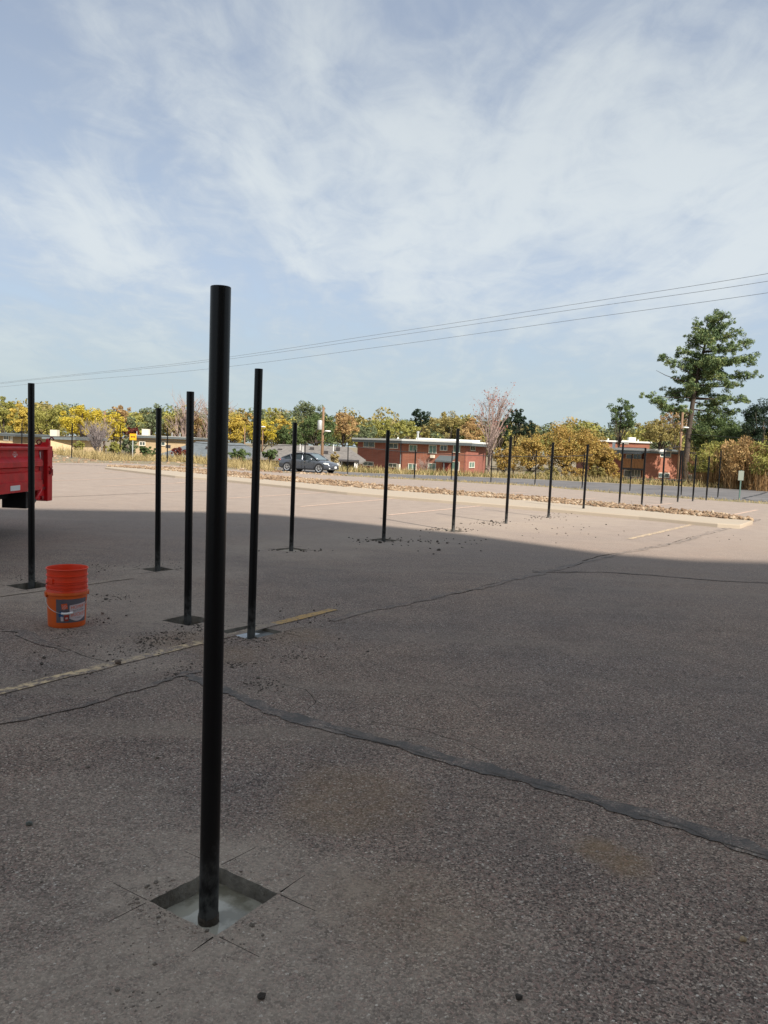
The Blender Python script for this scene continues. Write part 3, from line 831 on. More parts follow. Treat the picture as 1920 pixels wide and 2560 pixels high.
MB().lathe(prof, 64).build('shell', M['orange'], bk, smooth='auto')
bk2 = thing('bucket', 'upper red orange bucket nested inside the lower one, rim open to the sky', 'bucket', (pb.x, pb.y, pb.z + .06))
def r2(z): return .1335 + z * .035
prof = [(0, .0), (.128, .0), (r2(0), .004), (r2(.2), .2), (.1455, .208), (.1465, .210)]
for zc in (.233, .248, .272, .288, .332):
    prof += [(.1425, zc - .005), (.1510, zc - .0028), (.1512, zc + .0016), (.1430, zc + .0026)]
prof += [(.1455, .374), (.1520, .376), (.1530, .380), (.1525, .384), (.149, .386), (.1465, .384), (.144, .36), (.131, .02), (0, .015)]
MB().lathe(prof, 64).build('shell', M['redorange'], bk2, smooth='auto')
# ears
def earbox(parent, ang, z, m, r=.150):
    c = Vector((cos(ang) * r, sin(ang) * r, z)); rot = Matrix.Rotation(ang, 3, 'Z')
    MB().box(c, (.016, .042, .040), rot).build('ear', m, parent, bevel=.004)
cam_ang = math.atan2(-pb.y, -pb.x)          # direction from bucket to viewer
la = cam_ang - R(76); ra = la + pi
earbox(bk, la, .247, M['orange'], .152); earbox(bk, ra, .247, M['orange'], .152)
earbox(bk2, cam_ang - R(50), .295, M['redorange'], .146); earbox(bk2, cam_ang - R(50) + pi, .295, M['redorange'], .146)
def handle(parent, a1, z1, swing, m, depth, r, grip=True, gm=None):
    A = Vector((cos(a1) * r, sin(a1) * r, z1)); B = Vector((-cos(a1) * r, -sin(a1) * r, z1))
    out = Vector((cos(swing), sin(swing), 0)); pts = []
    for k in range(25):
        t = k / 24; ang = pi * t
        p = A.lerp(B, (1 - cos(ang)) / 2) + out * sin(ang) * (r + .024) + Vector((0, 0, -depth * sin(ang) ** .8 if 0 < t < 1 else 0))
        pts.append(p)
    MB().tube(pts, .0022, 6).build('handle', m, parent, smooth=True)
    if grip:
        MB().tube(pts[10:15], .0085, 12).build('grip', gm, parent, smooth='auto')
handle(bk, la, .247, cam_ang, M['wire'], .125, .158, True, M['white'])
a2 = cam_ang - R(50)
A = Vector((cos(a2), sin(a2), 0)) * .152
sw = cam_ang - R(140)
pts = []
for k in range(17):
    t = k / 16; ang = pi * t
    B = -A; p = A.lerp(B, (1 - cos(ang)) / 2) + Vector((cos(sw), sin(sw), 0)) * sin(ang) * .172 + Vector((0, 0, .295 - .075 * sin(ang)))
    pts.append(p)
MB().tube(pts, .0022, 6).build('handle', M['darkwire'], bk2, smooth=True)
# label wrapped on the wall: (s = distance along the wall to the right, z)
LA0 = cam_ang - R(32)                     # left edge of label
def wrap(s, z, off): 
    r = brad(z) + off; a = LA0 + s / .142
    return (r * cos(a), r * sin(a), z)
def wrapgrid(name, poly_fn, s0, s1, z0, z1, off, m, parent, ns=24):
    mb = MB(); vs = []
    for i in range(ns + 1):
        s = lerp(s0, s1, i / ns)
        zb_, zt_ = poly_fn(i / ns) if poly_fn else (z0, z1)
        vs += [wrap(s, zb_, off), wrap(s, zt_, off)]
    mb.add(vs, [(2 * i, 2 * i + 2, 2 * i + 3, 2 * i + 1) for i in range(ns)])
    return mb.build(name, m, parent)
lab = wrapgrid('label', None, 0, .245, .043, .222, .0012, M['labelgrey'], bk)
wrapgrid('banner', lambda t: (.075 - .022 * sin(pi * min(1, t * 1.1)), .176 + .014 * t), .098, .235, 0, 0, .0020, M['labelwhite'], lab)
def text_mesh(txt, size):
    cu = bpy.data.curves.new('t', 'FONT'); cu.body = txt; cu.size = size; cu.resolution_u = 2; cu.align_x = 'CENTER'
    o = bpy.data.objects.new('t', cu); COL.objects.link(o)
    dg = bpy.context.evaluated_depsgraph_get(); me = bpy.data.meshes.new_from_object(o.evaluated_get(dg))
    bpy.data.objects.remove(o); bpy.data.curves.remove(cu); return me
def wraptext(txt, size, s, z, off, m, parent, rot=0, sx=1.0):
    me = text_mesh(txt, size); 
    for v in me.vertices:
        x, y = v.co.x * sx, v.co.y
        x, y = x * cos(rot) - y * sin(rot), x * sin(rot) + y * cos(rot)
        v.co = Vector(wrap(s + x, z + y, off))
    me.materials.clear(); me.materials.append(m)
    o = link('lettering', me, parent); return o
wraptext("HOMER'S", .036, .172, .150, .0028, M['labelorange'], lab, R(4), .90)
wraptext("ALL-PURPOSE", .014, .168, .130, .0028, M['labeldark'], lab, R(3), 1.1)
wraptext("BUCKET", .036, .170, .092, .0028, M['labelorange'], lab, R(2), .95)
wraptext("5 Gallons", .014, .170, .072, .0028, M['labeldark'], lab, R(2), 1.)
# store emblem: tilted orange square with diagonal lettering
sq = MB(); vs = []
n = 6
for i in range(n + 1):
    for j in range(n + 1):
        x = lerp(-.021, .021, i / n); y = lerp(-.021, .021, j / n); a = R(8)
        vs.append(wrap(.062 + x * cos(a) - y * sin(a), .168 + x * sin(a) + y * cos(a), .0022))
sq.add(vs, [(i * (n + 1) + j, (i + 1) * (n + 1) + j, (i + 1) * (n + 1) + j + 1, i * (n + 1) + j + 1) for i in range(n) for j in range(n)])
sq.build('emblem', M['labelorange'], lab)
for k, (tx, sz) in enumerate((('THE', .008), ('HOME', .014), ('DEPOT', .014))):
    o_ = (.013 - k * .013)
    wraptext(tx, sz, .062 - o_ * sin(R(45)), .163 + o_ * cos(R(45)), .0028, M['labelwhite'], lab, R(45), .9)
# small printed bucket picture (plain)
def wpoly(pts, m, name, off=.0022):
    mb = MB(); mb.add([wrap(a, b, off) for a, b in pts], [tuple(range(len(pts)))]); mb.build(name, m, lab)
wpoly([(.064, .056), (.090, .056), (.094, .108), (.060, .108)], M['labelred'], 'printed_bucket')
wpoly([(.059, .108), (.095, .108), (.095, .114), (.059, .114)], M['labelorange'], 'printed_bucket_rim')
wpoly([(.068, .070), (.086, .072), (.084, .086), (.070, .084)], M['labelwhite'], 'printed_patch', .0028)
wpoly([(.036, .056), (.056, .056), (.054, .092), (.034, .090)], M['labelwhite'], 'printed_patch')
M['labelblue'] = mat('label_blue_print', (.01, .07, .20), .5)
wpoly([(.020, .088), (.050, .086), (.054, .124), (.034, .132), (.018, .120)], M['labelblue'], 'printed_patch')

# ------------------------------------------------------------------ red dump trailer
M['red'] = mat('red_trailer_paint', (.70, .014, .020), .48, var=.2, vscale=3, spec=.3, col2=(.48, .012, .016))
M['darkred'] = mat('dusty_red_paint', (.26, .010, .012), .6, var=.3, vscale=5)
M['rubber'] = mat('rubber', (.018, .018, .018), .8, bump=.3, bscale=60)
XR = -5.10; YR = 11.9; XL = XR - 2.05; YF = YR - 4.3
tr = thing('dump_trailer', 'red steel dump trailer with open bed, cut by the left edge', 'trailer', (XR - 1.02, YR - 2, 0))
TO = Vector((XR - 1.02, YR - 2, 0))
def T(name, mb, m, parent=None, **k):
    mb.v = [tuple(Vector(p) - TO) for p in mb.v]; return mb.build(name, m, parent or tr, **k)
def sidepoly(x0, sgn):
    pr = [(0, 1.215), (-.055, 1.205), (-.055, 1.115), (.005, 1.045), (.005, .975), (-.055, .955), (-.055, .905), (-.02, .895), (-.02, .775), (.0, .765), (.0, .625), (-.10, .625), (-.10, 1.215)]
    return [(x0 + sgn * a, z) for a, z in pr]
T('side_panel', MB().extr(sidepoly(XR, 1), 'y', YF, YR - .30), M['red'])
T('side_panel', MB().extr(sidepoly(XL, -1), 'y', YF, YR - .30), M['red'])
T('side_panel_end', MB().b2((XR - .10, YR - .30, .625), (XR - .045, YR - .16, 1.215)), M['darkred'])
T('top_rail', MB().b2((XR - .11, YF, 1.215), (XR + .02, YR - .14, 1.255)), M['red'], bevel=.006)
T('top_rail', MB().b2((XL - .02, YF, 1.215), (XL + .11, YR - .14, 1.255)), M['red'], bevel=.006)
T('bed_floor', MB().b2((XL, YF, .62), (XR - .02, YR - .05, .66)), M['darkred'])
T('front_wall', MB().b2((XL, YF - .06, .62), (XR, YF, 1.30)), M['red'])
T('tailgate', MB().b2((XL + .05, YR - .10, .66), (XR - .16, YR - .04, 1.262)), M['red'])
T('tailgate_rail', MB().b2((XL + .05, YR - .12, 1.262), (XR - .16, YR - .02, 1.29)), M['red'])
for x in (XL + .02, XR - .14):
    T('corner_post', MB().b2((x - .02, YR - .15, .44), (x + .15, YR + .02, 1.27)), M['red'], bevel=.008)
    c = MB(); c.extr([(x - .01, 1.27), (x + .14, 1.27), (x + .14, 1.36), (x + .11, 1.385), (x + .09, 1.33), (x + .06, 1.325), (x + .03, 1.33), (x - .005, 1.31)], 'y', YR - .10, YR - .03)
    T('latch_plate', c, M['red'])
    T('hook', MB().tube([(x + .125, YR - .065, 1.36), (x + .14, YR - .02, 1.40), (x + .14, YR + .04, 1.40), (x + .14, YR + .075, 1.37)], .011, 8), M['darkred'], smooth=True)
    T('hinge_ring', MB().tube([(x + .02 + .035 * cos(a), YR - .155, 1.325 + .035 * sin(a)) for a in np.linspace(0, 2 * pi, 14)], .010, 6), M['darkred'], smooth=True)
    for z in (1.15, .87): T('latch', MB().tube([(x + .12, YR + .045, z + .05), (x + .12, YR + .045, z - .05)], .028, 10).b2((x + .08, YR, z - .03), (x + .12, YR + .05, z - .01)), M['darkred'])
    T('latch_block', MB().b2((x + .05, YR + .02, .70), (x + .12, YR + .06, .78)), M['darkred'])
    # tie ring
    T('tie_ring', MB().tube([(x + .158, YR - .075 + .035 * cos(a), .905 + .055 * sin(a)) for a in np.linspace(-pi, 0, 12)] + [(x + .158, YR - .04, .95), (x + .158, YR - .11, .95)], .009, 6), M['darkred'], smooth=True)
    T('tie_plate', MB().b2((x + .13, YR - .125, .945), (x + .175, YR - .03, .965)), M['red'])
    T('corner_gusset', MB().b2((x - .02, YR - .38, .46), (x + .10, YR - .15, .70)), M['red'], bevel=.01)
    T('pin', MB().tube([(x + .09, YR - .26, .50), (x + .13, YR - .26, .50)], .03, 12), M['darkred'])
T('frame', MB().b2((XL + .35, YF - 1.2, .50), (XL + .47, YR - .5, .62)).b2((XR - .47, YF - 1.2, .50), (XR - .35, YR - .5, .62)), M['black'])
T('bumper', MB().b2((XR - .45, YR - .62, .36), (XR - .10, YR - .50, .60)), M['black'])
T('grab_handle', MB().tube([(XR + .0, YR - .36, .62), (XR + .03, YR - .55, .53), (XR + .035, YR - .68, .46)], .018, 8), M['red'], smooth=True)
T('handle_grip', MB().tube([(XR + .033, YR - .62, .49), (XR + .038, YR - .76, .415)], .021, 8), M['black'], smooth=True)
T('tie_bar', MB().tube([(XR + .01, YR - .42, 1.185), (XR + .01, YR - .40, 1.08)], .008, 6), M['white'], smooth=True)
T('reflector', MB().b2((XR + .0005, YR - 1.30, .655), (XR + .004, YR - 1.02, .725)), M['white'])
for yy in (YF + .75, YF + 1.6):
    for x in (XL - .17, XR + .17):
        wb = MB(); ax_ = Matrix.Rotation(R(90), 3, 'Y')
        wb.lathe([(.19, -.10), (.35, -.10), (.37, -.07), (.37, .07), (.35, .10), (.19, .10), (.19, -.10)], 28)
        wb.v = [tuple(ax_ @ Vector(p) + Vector((x, yy, .37))) for p in wb.v]
        tyre = T('wheel', wb, M['rubber'], smooth='auto')
        rb = MB(); rb.lathe([(0, .04), (.06, .04), (.08, .0), (.18, .0), (.195, .06)], 20); rb.lathe([(0, -.04), (.06, -.04), (.08, .0), (.18, .0), (.195, -.06)], 20)
        rb.v = [tuple(ax_ @ Vector(p) + Vector((x, yy, .37))) for p in rb.v]
        T('rim', rb, M['white'], tyre, smooth='auto')
    T('axle', MB().tube([(XL - .1, yy, .37), (XR + .1, yy, .37)], .04, 10), M['black'])
for x in (XL - .17, XR + .17):
    T('mudguard', MB().b2((x - .14, YF + .3, .78), (x + .14, YF + 2.0, .80)), M['black'])
T('tongue', MB().b2((XR - 1.1, YF - 1.6, .48), (XR - .95, YF, .58)), M['black'])
for txt, z, s in (('PRO', 1.165, .038), ('TRAILER', 1.135, .036)):
    me = text_mesh(txt, s)
    for v in me.vertices: v.co = Vector((XR - .051, YR - 1.03 + v.co.x, z + v.co.y)) - TO if False else Vector((XR - .0515, YR - 1.06 + v.co.x * 1.2, z + v.co.y)) - TO
    me.materials.clear(); me.materials.append(M['white']); link('decal_lettering', me, tr)
T('decal_mark', MB().add([(XR - .0515, YR - 1.10, 1.128), (XR - .0515, YR - 1.06, 1.10), (XR - .0515, YR - 1.02, 1.128)], [(0, 1, 2)]), M['white'])

# ------------------------------------------------------------------ large building behind the viewer (its shadow lies over the lot)
HB = 36.0
off = -Vector((SUN_AZ.x, SUN_AZ.y)) * HB / math.tan(R(SUN_EL))
edge_px = [(133, 1273), (602, 1281), (700, 1288), (810, 1298), (960, 1314), (1157, 1334), (1388, 1366), (1500, 1382), (1700, 1398), (1919, 1405)]
front = [(gp(u, v).x - off.x, gp(u, v).y - off.y) for u, v in edge_px]
foot = [(-8, front[0][1] - 7)] + front + [(52, front[-1][1] + 1), (52, -62), (-8, -62)]
M['stucco'] = mat('tan_stucco', (.50, .45, .38), .9, var=.15, vscale=1, bump=.2)
M['glassdark'] = mat('dark_glass', (.02, .025, .03), .08, spec=.8)
bb = thing('office_building', 'tall tan building behind the viewer whose shadow covers the near asphalt', 'building', (5, -25, 0))
b_ = MB().prism([(x - 5, y + 25) for x, y in foot], 0, HB - .6); b_.build('wall', M['stucco'], bb)
cx_ = sum(p[0] for p in foot) / len(foot)
b_ = MB().prism([(x - 5, y + 25) for x, y in foot], HB - .597, HB); b_.build('parapet', M['conc'], bb)
f0, f1 = Vector(foot[0]), Vector(foot[1]); dd = (f1 - f0).normalized()
for k in range(10):
    for lv in range(4):
        c = f0 + dd * (3 + k * 3.6); nrm = Vector((-dd.y, dd.x))
        rot = Matrix.Rotation(math.atan2(dd.y, dd.x), 3, 'Z')
        q = c + nrm * .03
        fr = MB().box((q.x - 5, q.y + 25, 2.6 + lv * 4), (1.7, .10, 1.7), rot).build('window', M['white'], bb)
        q = c + nrm * .07
        MB().box((q.x - 5, q.y + 25, 2.6 + lv * 4), (1.5, .06, 1.5), rot).build('pane', M['glassdark'], fr)

# ------------------------------------------------------------------ houses
def brickmat(name, c1, c2, mortar, sc=1.0):
    m = bpy.data.materials.new(name); m.use_nodes = True; t = m.node_tree; b = t.nodes['Principled BSDF']
    tc = N(t, 'ShaderNodeTexCoord'); O = tc.outputs['Object']
    s = N(t, 'ShaderNodeSeparateXYZ'); L(t, O, s.inputs[0]); cbb = N(t, 'ShaderNodeCombineXYZ')
    L(t, MATH(t, 'ADD', s.outputs[0], s.outputs[1]), cbb.inputs[0]); L(t, s.outputs[2], cbb.inputs[1])
    br = N(t, 'ShaderNodeTexBrick'); L(t, cbb.outputs[0], br.inputs['Vector'])
    br.inputs['Color1'].default_value = (*c1, 1); br.inputs['Color2'].default_value = (*c2, 1); br.inputs['Mortar'].default_value = (*mortar, 1)
    br.inputs['Scale'].default_value = 1.0; br.inputs['Brick Width'].default_value = .4; br.inputs['Row Height'].default_value = .16; br.inputs['Mortar Size'].default_value = .012
    c = MIX(t, MR(t, NOISE(t, MAPV(t, O, (.4, .4, 2)), 1.2, 5, .6), .4, .7, 0, .5), br.outputs[0], tuple(x * .6 for x in c1))
    L(t, c, b.inputs['Base Color']); b.inputs['Roughness'].default_value = .9
    return m
M['brick'] = brickmat('red_brick', (.35, .125, .072), (.28, .10, .060), (.30, .18, .13))
M['brickshade'] = brickmat('shaded_red_brick', (.32, .105, .070), (.26, .085, .06), (.26, .14, .11))  # same red brick, shade of turned-away and inner walls painted into its colour
M['tanbrick'] = brickmat('tan_brick', (.48, .35, .20), (.42, .31, .18), (.36, .28, .2))
M['peach'] = mat('peach_wall', (.62, .46, .27), .9, var=.1)
M['roofwhite'] = mat('white_roof_membrane', (.74, .74, .70), .7, var=.12, vscale=.5)
M['fascia'] = mat('slate_fascia', (.115, .135, .14), .6, var=.2)
M['shingle'] = mat('grey_shingles', (.205, .185, .165), .95, var=.3, vscale=2.5, bump=.8, bscale=10)
M['shingle2'] = mat('blue_grey_shingles', (.15, .17, .18), .95, var=.3, vscale=2.5, bump=.8, bscale=10)
M['wood'] = mat('cedar_boards', (.38, .17, .06), .7, var=.3, vscale=6)
M['wframe'] = mat('pale_window_frame', (.68, .64, .55), .6)
M['glass'] = mat('window_glass', (.05, .075, .075), .1, spec=.8)
M['curtain'] = mat('green_curtained_glass', (.16, .27, .22), .25, var=.35, vscale=3, spec=.6)
M['doorred'] = mat('dark_red_door', (.16, .02, .02), .5)
M['polewood'] = mat('pole_wood', (.25, .15, .085), .85, var=.3, vscale=8, bump=.4)
M['metalgrey'] = mat('grey_metal', (.42, .43, .42), .5, metal=.3)
M['acbox'] = mat('cream_metal', (.66, .60, .48), .6)
M['dark'] = mat('dark_recess_wall', (.04, .035, .035), .8)

class Wall:
    """vertical plane between two ground points; windows come from where sight lines meet it"""
    def __init__(s, root, p, q, z0, z1, m, origin):
        s.o = origin; s.p = Vector((p[0], p[1], 0)); s.q = Vector((q[0], q[1], 0)); s.root = root
        s.d = (s.q - s.p).normalized(); s.n = Vector((s.d.y, -s.d.x, 0)); s.z0 = z0; s.z1 = z1
        if s.n.dot(Vector((0, -1, 0))) < 0: s.n = -s.n
        a, b = s.p - s.n * 0, s.q
        th = s.n * -.25
        vs = []
        for z in (z0, z1):
            for r in (a, b, b + th, a + th): vs.append((r.x, r.y, z))
        mb = MB().add(vs, [(3, 2, 1, 0), (4, 5, 6, 7), (0, 1, 5, 4), (1, 2, 6, 5), (2, 3, 7, 6), (3, 0, 4, 7)])
        s.ob = s.put('wall', mb, m)
    def put(s, name, mb, m, parent=None, **k):
        mb.v = [tuple(Vector(p) - s.o) for p in mb.v]; return mb.build(name, m, parent or s.root, **k)
    def px(s, u, v):
        d = ray(u, v); t = (s.p - EYE).dot(s.n) / d.dot(s.n); p = EYE + d * t
        return (p - s.p).dot(s.d), p.z
    def slab(s, s0, s1, z0, z1, o0, o1, mb=None):
        mb = mb or MB(); vs = []
        for o in (o0, o1):
            for a, z in ((s0, z0), (s1, z0), (s1, z1), (s0, z1)):
                p = s.p + s.d * a + s.n * o; vs.append((p.x, p.y, z))
        return mb.add(vs, [(0, 1, 2, 3), (7, 6, 5, 4), (0, 4, 5, 1), (1, 5, 6, 2), (2, 6, 7, 3), (3, 7, 4, 0)])
    def win(s, u0, v0, u1, v1, gm=None, mull=2, fm=None):
        a, zt = s.px(u0, v0); b, zb = s.px(u1, v1); fm = fm or M['wframe']; e = .09
        mb = MB()
        s.slab(a - e, b + e, zt, zt + e, 0.0, .08, mb); s.slab(a - e, b + e, zb - e, zb, 0.0, .12, mb)
        s.slab(a - e, a, zb, zt, 0.0, .08, mb); s.slab(b, b + e, zb, zt, 0.0, .08, mb)
        for k in range(1, mull): c = lerp(a, b, k / mull); s.slab(c - .035, c + .035, zb, zt, .021, .07, mb)
        f = s.put('window', mb, fm); s.put('pane', s.slab(a, b, zb, zt, .004, .02), gm or M['glass'], f); return f

def rbox(name, root, o, poly, z0, z1, m):
    return MB().prism([(x - o.x, y - o.y) for x, y in poly], z0 - o.z, z1 - o.z).build(name, m, root)

# --- main brick block (two storeys, white flat roof)
def XY(u, v, Y): p = at(u, v, Y); return (p.x, p.y)
O1 = Vector((*XY(1006, 1140, 118), -2.5))
b1 = thing('apartment_block', 'two storey red brick block with a white flat roof and grey entrance canopy', 'building', O1)
c0 = XY(893, 1140, 127); c1 = XY(1006, 1140, 118); c2 = XY(1166, 1140, 113); c3 = XY(1196, 1140, 120)
zr = 2.25
W1 = Wall(b1, c0, c1, -2.5, zr, M['brickshade'], O1); W2 = Wall(b1, c1, c2, -2.5, zr, M['brick'], O1); W3 = Wall(b1, c2, c3, -2.5, zr, M['brickshade'], O1)
def off2(p, dx, dy): return (p[0] + dx, p[1] + dy)
back = [off2(c3, 3, 14), off2(c0, 1, 12)]
rbox('wall', b1, O1, [off2(c0, .02, .3), off2(c1, .05, .3), off2(c2, -.1, .3), off2(c3, -.2, .3)] + back, -2.5, zr - .01, M['brickshade'])
rp = [off2(c0, -.9, -.7), off2(c1, -.2, -.95), off2(c2, .6, -1.0), off2(c3, 1.0, -.2), off2(c3, 4, 15), off2(c0, 0, 13)]
rbox('fascia', b1, O1, rp, zr, zr + .38, M['fascia'])
cx, cy = sum(p[0] for p in rp) / 6, sum(p[1] for p in rp) / 6
rp2 = [(lerp(cx, x, 1.004), lerp(cy, y, 1.004)) for x, y in rp]
rbox('roof', b1, O1, rp2, zr + .383, zr + .66, M['roofwhite'])
rbox('roof_upper', b1, O1, [XY(1040, 1100, 126), XY(1200, 1100, 126), XY(1200, 1100, 133), XY(1040, 1100, 133)], zr + .62, zr + 1.05, M['roofwhite'])
for u0, v0, u1, v1 in ((910, 1105, 936.5, 1117.5), (974, 1109, 994.5, 1120.5), (908.6, 1154.5, 933, 1164), (973, 1159, 991.7, 1168)): W1.win(u0, v0, u1, v1, M['glass'])
for u0, v0, u1, v1, gm in ((1024.5, 1113, 1041.5, 1127.5, 'curtain'), (1074, 1113.5, 1090, 1133, 'curtain'), (1102, 1113.5, 1117, 1125.5, 'glass'), (1135, 1113.5, 1149, 1130.5, 'curtain'),
                           (1022, 1160, 1039.5, 1174, 'curtain'), (1071.5, 1159, 1088.5, 1174.5, 'curtain'), (1130.5, 1155, 1146.5, 1175.5, 'curtain')): W2.win(u0, v0, u1, v1, M[gm])
W3.win(1176, 1112, 1187, 1126, M['glass']); W3.win(1173, 1156, 1185, 1168, M['curtain'])
a, zt = W2.px(1078.5, 1137); b, zb = W2.px(1086.8, 1145.2); W2.put('air_conditioner', W2.slab(a, b, zb, zt, 0, .4), M['acbox'])
a, zt = W2.px(1099, 1138); b, zb = W2.px(1139, 1155); q, zd = W2.px(1120, 1176)
mb = MB(); vs = [W2.p + W2.d * a + W2.n * .0 + Vector((0, 0, zt)), W2.p + W2.d * b + Vector((0, 0, zt)), W2.p + W2.d * b + W2.n * 1.6 + Vector((0, 0, zt - .75)), W2.p + W2.d * a + W2.n * 1.6 + Vector((0, 0, zt - .75))]
vs += [v - Vector((0, 0, .22)) for v in vs]
mb.add(vs, [(0, 1, 2, 3), (7, 6, 5, 4), (3, 2, 6, 7), (0, 3, 7, 4), (1, 5, 6, 2), (0, 4, 5, 1)]); W2.put('canopy', mb, M['fascia'])
W2.put('canopy_post', W2.slab(a + .02, a + .14, -2.5, zt - .9, 1.4, 1.52), M['fascia']); W2.put('canopy_post', W2.slab(q - .1, q + .02, -2.5, zt - .9, 1.4, 1.52), M['fascia'])
W2.put('door', W2.slab(a + .5, a + 1.5, -2.5, zt - 1.0, 0, .06), M['doorred'])
W1.put('downpipe', W1.slab((Vector(c1) - Vector(c0)).length - .45, (Vector(c1) - Vector(c0)).length - .33, -2.5, zr, 0, .12), M['fascia'])
W1.put('electric_box', W1.slab((Vector(c1) - Vector(c0)).length - .9, (Vector(c1) - Vector(c0)).length - .2, -1.9, -.9, .13, .4), M['acbox'])
p = at(1044.5, 1092, 120); MB().tube([Vector((p.x, p.y, zr + .6)) - O1, Vector((p.x, p.y, zr + 1.75)) - O1], .16, 10).tube([Vector((p.x, p.y, zr + 1.7)) - O1, Vector((p.x, p.y, zr + 1.95)) - O1], .22, 10).build('flue', M['metalgrey'], b1)
for u in (995, 1065, 1185): p = at(u, 1092, 119); MB().tube([Vector((p.x, p.y, zr + .6)) - O1, Vector((p.x, p.y, zr + .95)) - O1], [.22, .03], 8).build('roof_vent', M['roofwhite'], b1)

# --- brick house with balcony, right
O2 = Vector((*XY(1613, 1150, 104), -2.5))
b2 = thing('brick_house', 'red brick house with cedar balcony boards, left of the pine', 'house', O2)
d0 = XY(1530, 1150, 107); d1 = XY(1616, 1150, 104); d2 = XY(1757, 1150, 108)
zr = 2.2
W5 = Wall(b2, d1, d2, -2.5, zr, M['brick'], O2)
W4 = Wall(b2, off2(d0, 0, 1.6), off2(d1, 0, 1.6), -2.5, zr, M['brickshade'], O2)
W5.win(1651.6, 1129, 1675, 1142, M['glass']); W5.win(1647.5, 1183, 1671, 1193, M['glass']); W5.win(1719, 1188, 1735, 1197, M['glass'])
W4.win(1567, 1137, 1578, 1148, M['glass'], 1); W4.win(1585, 1136, 1602, 1148, M['glass'], 2); W4.win(1562, 1176, 1575, 1192, M['glass'], 1); W4.win(1580, 1175, 1600, 1192, M['glass'], 3)
rbox('wall', b2, O2, [off2(d0, .1, 1.9), off2(d1, .1, 1.9), off2(d1, .3, .3), off2(d2, -.1, .3), off2(d2, 0, 10), off2(d0, 0, 10)], -2.5, zr - .02, M['brickshade'])
rp = [off2(d0, -.8, -.6), off2(d1, 0, -.9), off2(d2, -3.2, -.9), off2(d2, -2.4, 11), off2(d0, -.8, 11)]
rbox('roof', b2, O2, rp, zr + .28, zr + .58, M['roofwhite']); rbox('fascia', b2, O2, [off2(q, 0, .05) for q in rp], zr, zr + .277, M['fascia'])
# blue-grey shingle awning over the balcony
Wb = Wall.__new__(Wall); Wb.o = O2; Wb.root = b2; Wb.p = Vector((*d0, 0)); Wb.q = Vector((*d1, 0)); Wb.d = (Wb.q - Wb.p).normalized(); Wb.n = Vector((Wb.d.y, -Wb.d.x, 0))
a, zt = Wb.px(1545, 1117.5); b, zb = Wb.px(1612, 1134)
mb = MB(); q = lambda s_, o_, z_: Wb.p + Wb.d * s_ + Wb.n * o_ + Vector((0, 0, z_))
mb.add([q(a, -.2, zt), q(b, -.2, zt), q(b, .9, zb), q(a, .9, zb), q(a, -.2, zt - .1), q(b, -.2, zt - .1), q(b, .9, zb - .1), q(a, .9, zb - .1)], [(0, 1, 2, 3), (7, 6, 5, 4), (3, 2, 6, 7), (0, 3, 7, 4), (1, 5, 6, 2)])
Wb.put('awning', mb, M['shingle2'])
a, zt = Wb.px(1557, 1147); b, zb = Wb.px(1610, 1171.5)
Wb.put('balcony_floor', Wb.slab(a, b, zb - .25, zb, -1.6, .05), M['dark'])
nb = 14
bal = Wb.put('balcony_rail', Wb.slab(a, b, zt - .02, zt + .06, .02, .12), M['wood'])
pl0 = None
for k in range(nb):
    s0 = lerp(a, b, k / nb) + .02; s1 = lerp(a, b, (k + 1) / nb) - .02
    Wb.put('board', Wb.slab(s0, s1, zb, zt - .02, .03, .07 + .015 * (k % 2)), M['wood'])
for s_ in (a + .1, b - .1): Wb.put('balcony_post', Wb.slab(s_ - .07, s_ + .07, -2.5, zb - .25, -.1, .04), M['wood'])
p = at(1535, 1105, 108); MB().tube([Vector((p.x, p.y, zr + .5)) - O2, Vector((p.x, p.y, zr + 1.3)) - O2], .2, 8).build('roof_vent', M['roofwhite'], b2)
# sloped porch roof at the right end
mb = MB(); a, zt = W5.px(1664, 1122); b, zb = W5.px(1738, 1132)
q = lambda s_, o_, z_: W5.p + W5.d * s_ + W5.n * o_ + Vector((0, 0, z_))
mb.add([q(a, .05, zt), q(b, .05, zb), q(b, 1.2, zb - .05), q(a, 1.2, zt - .05), q(a, .05, zt - .22), q(b, .05, zb - .22), q(b, 1.2, zb - .27), q(a, 1.2, zt - .27)], [(0, 1, 2, 3), (7, 6, 5, 4), (3, 2, 6, 7), (0, 3, 7, 4), (1, 5, 6, 2), (0, 4, 5, 1)])
W5.put('porch_roof', mb, M['fascia'])
# --- brick block further back
O3 = Vector((*XY(1550, 1100, 140), -2.5))
b3 = thing('brick_block', 'distant red brick block with white roof edge, above the brick house', 'building', O3)
e0 = XY(1478, 1100, 140); e1 = XY(1625, 1100, 138)
W6 = Wall(b3, e0, e1, -2.5, 4.15, M['brick'], O3); W6.win(1552, 1101.5, 1570.5, 1109, M['glass']); W6.win(1503, 1103, 1516, 1111, M['glass'])
rbox('wall', b3, O3, [off2(e0, 0, .3), off2(e1, 0, .3), off2(e1, 0, 10), off2(e0, 0, 10)], -2.5, 4.13, M['brickshade'])
rbox('roof', b3, O3, [off2(e0, -.3, -.3), off2(e1, .3, -.3), off2(e1, .3, 10), off2(e0, -.3, 10)], 4.16, 4.45, M['roofwhite'])
p = at(1580, 1087, 143); MB().box(Vector((p.x, p.y, 4.8)) - O3, (1.2, 1, .8)).build('roof_unit', M['roofwhite'], b3)
for u in (1521, 1596): p = at(u, 1087, 141); MB().tube([Vector((p.x, p.y, 4.4)) - O3, Vector((p.x, p.y, 4.8)) - O3], .14, 8).build('roof_vent', M['roofwhite'], b3)

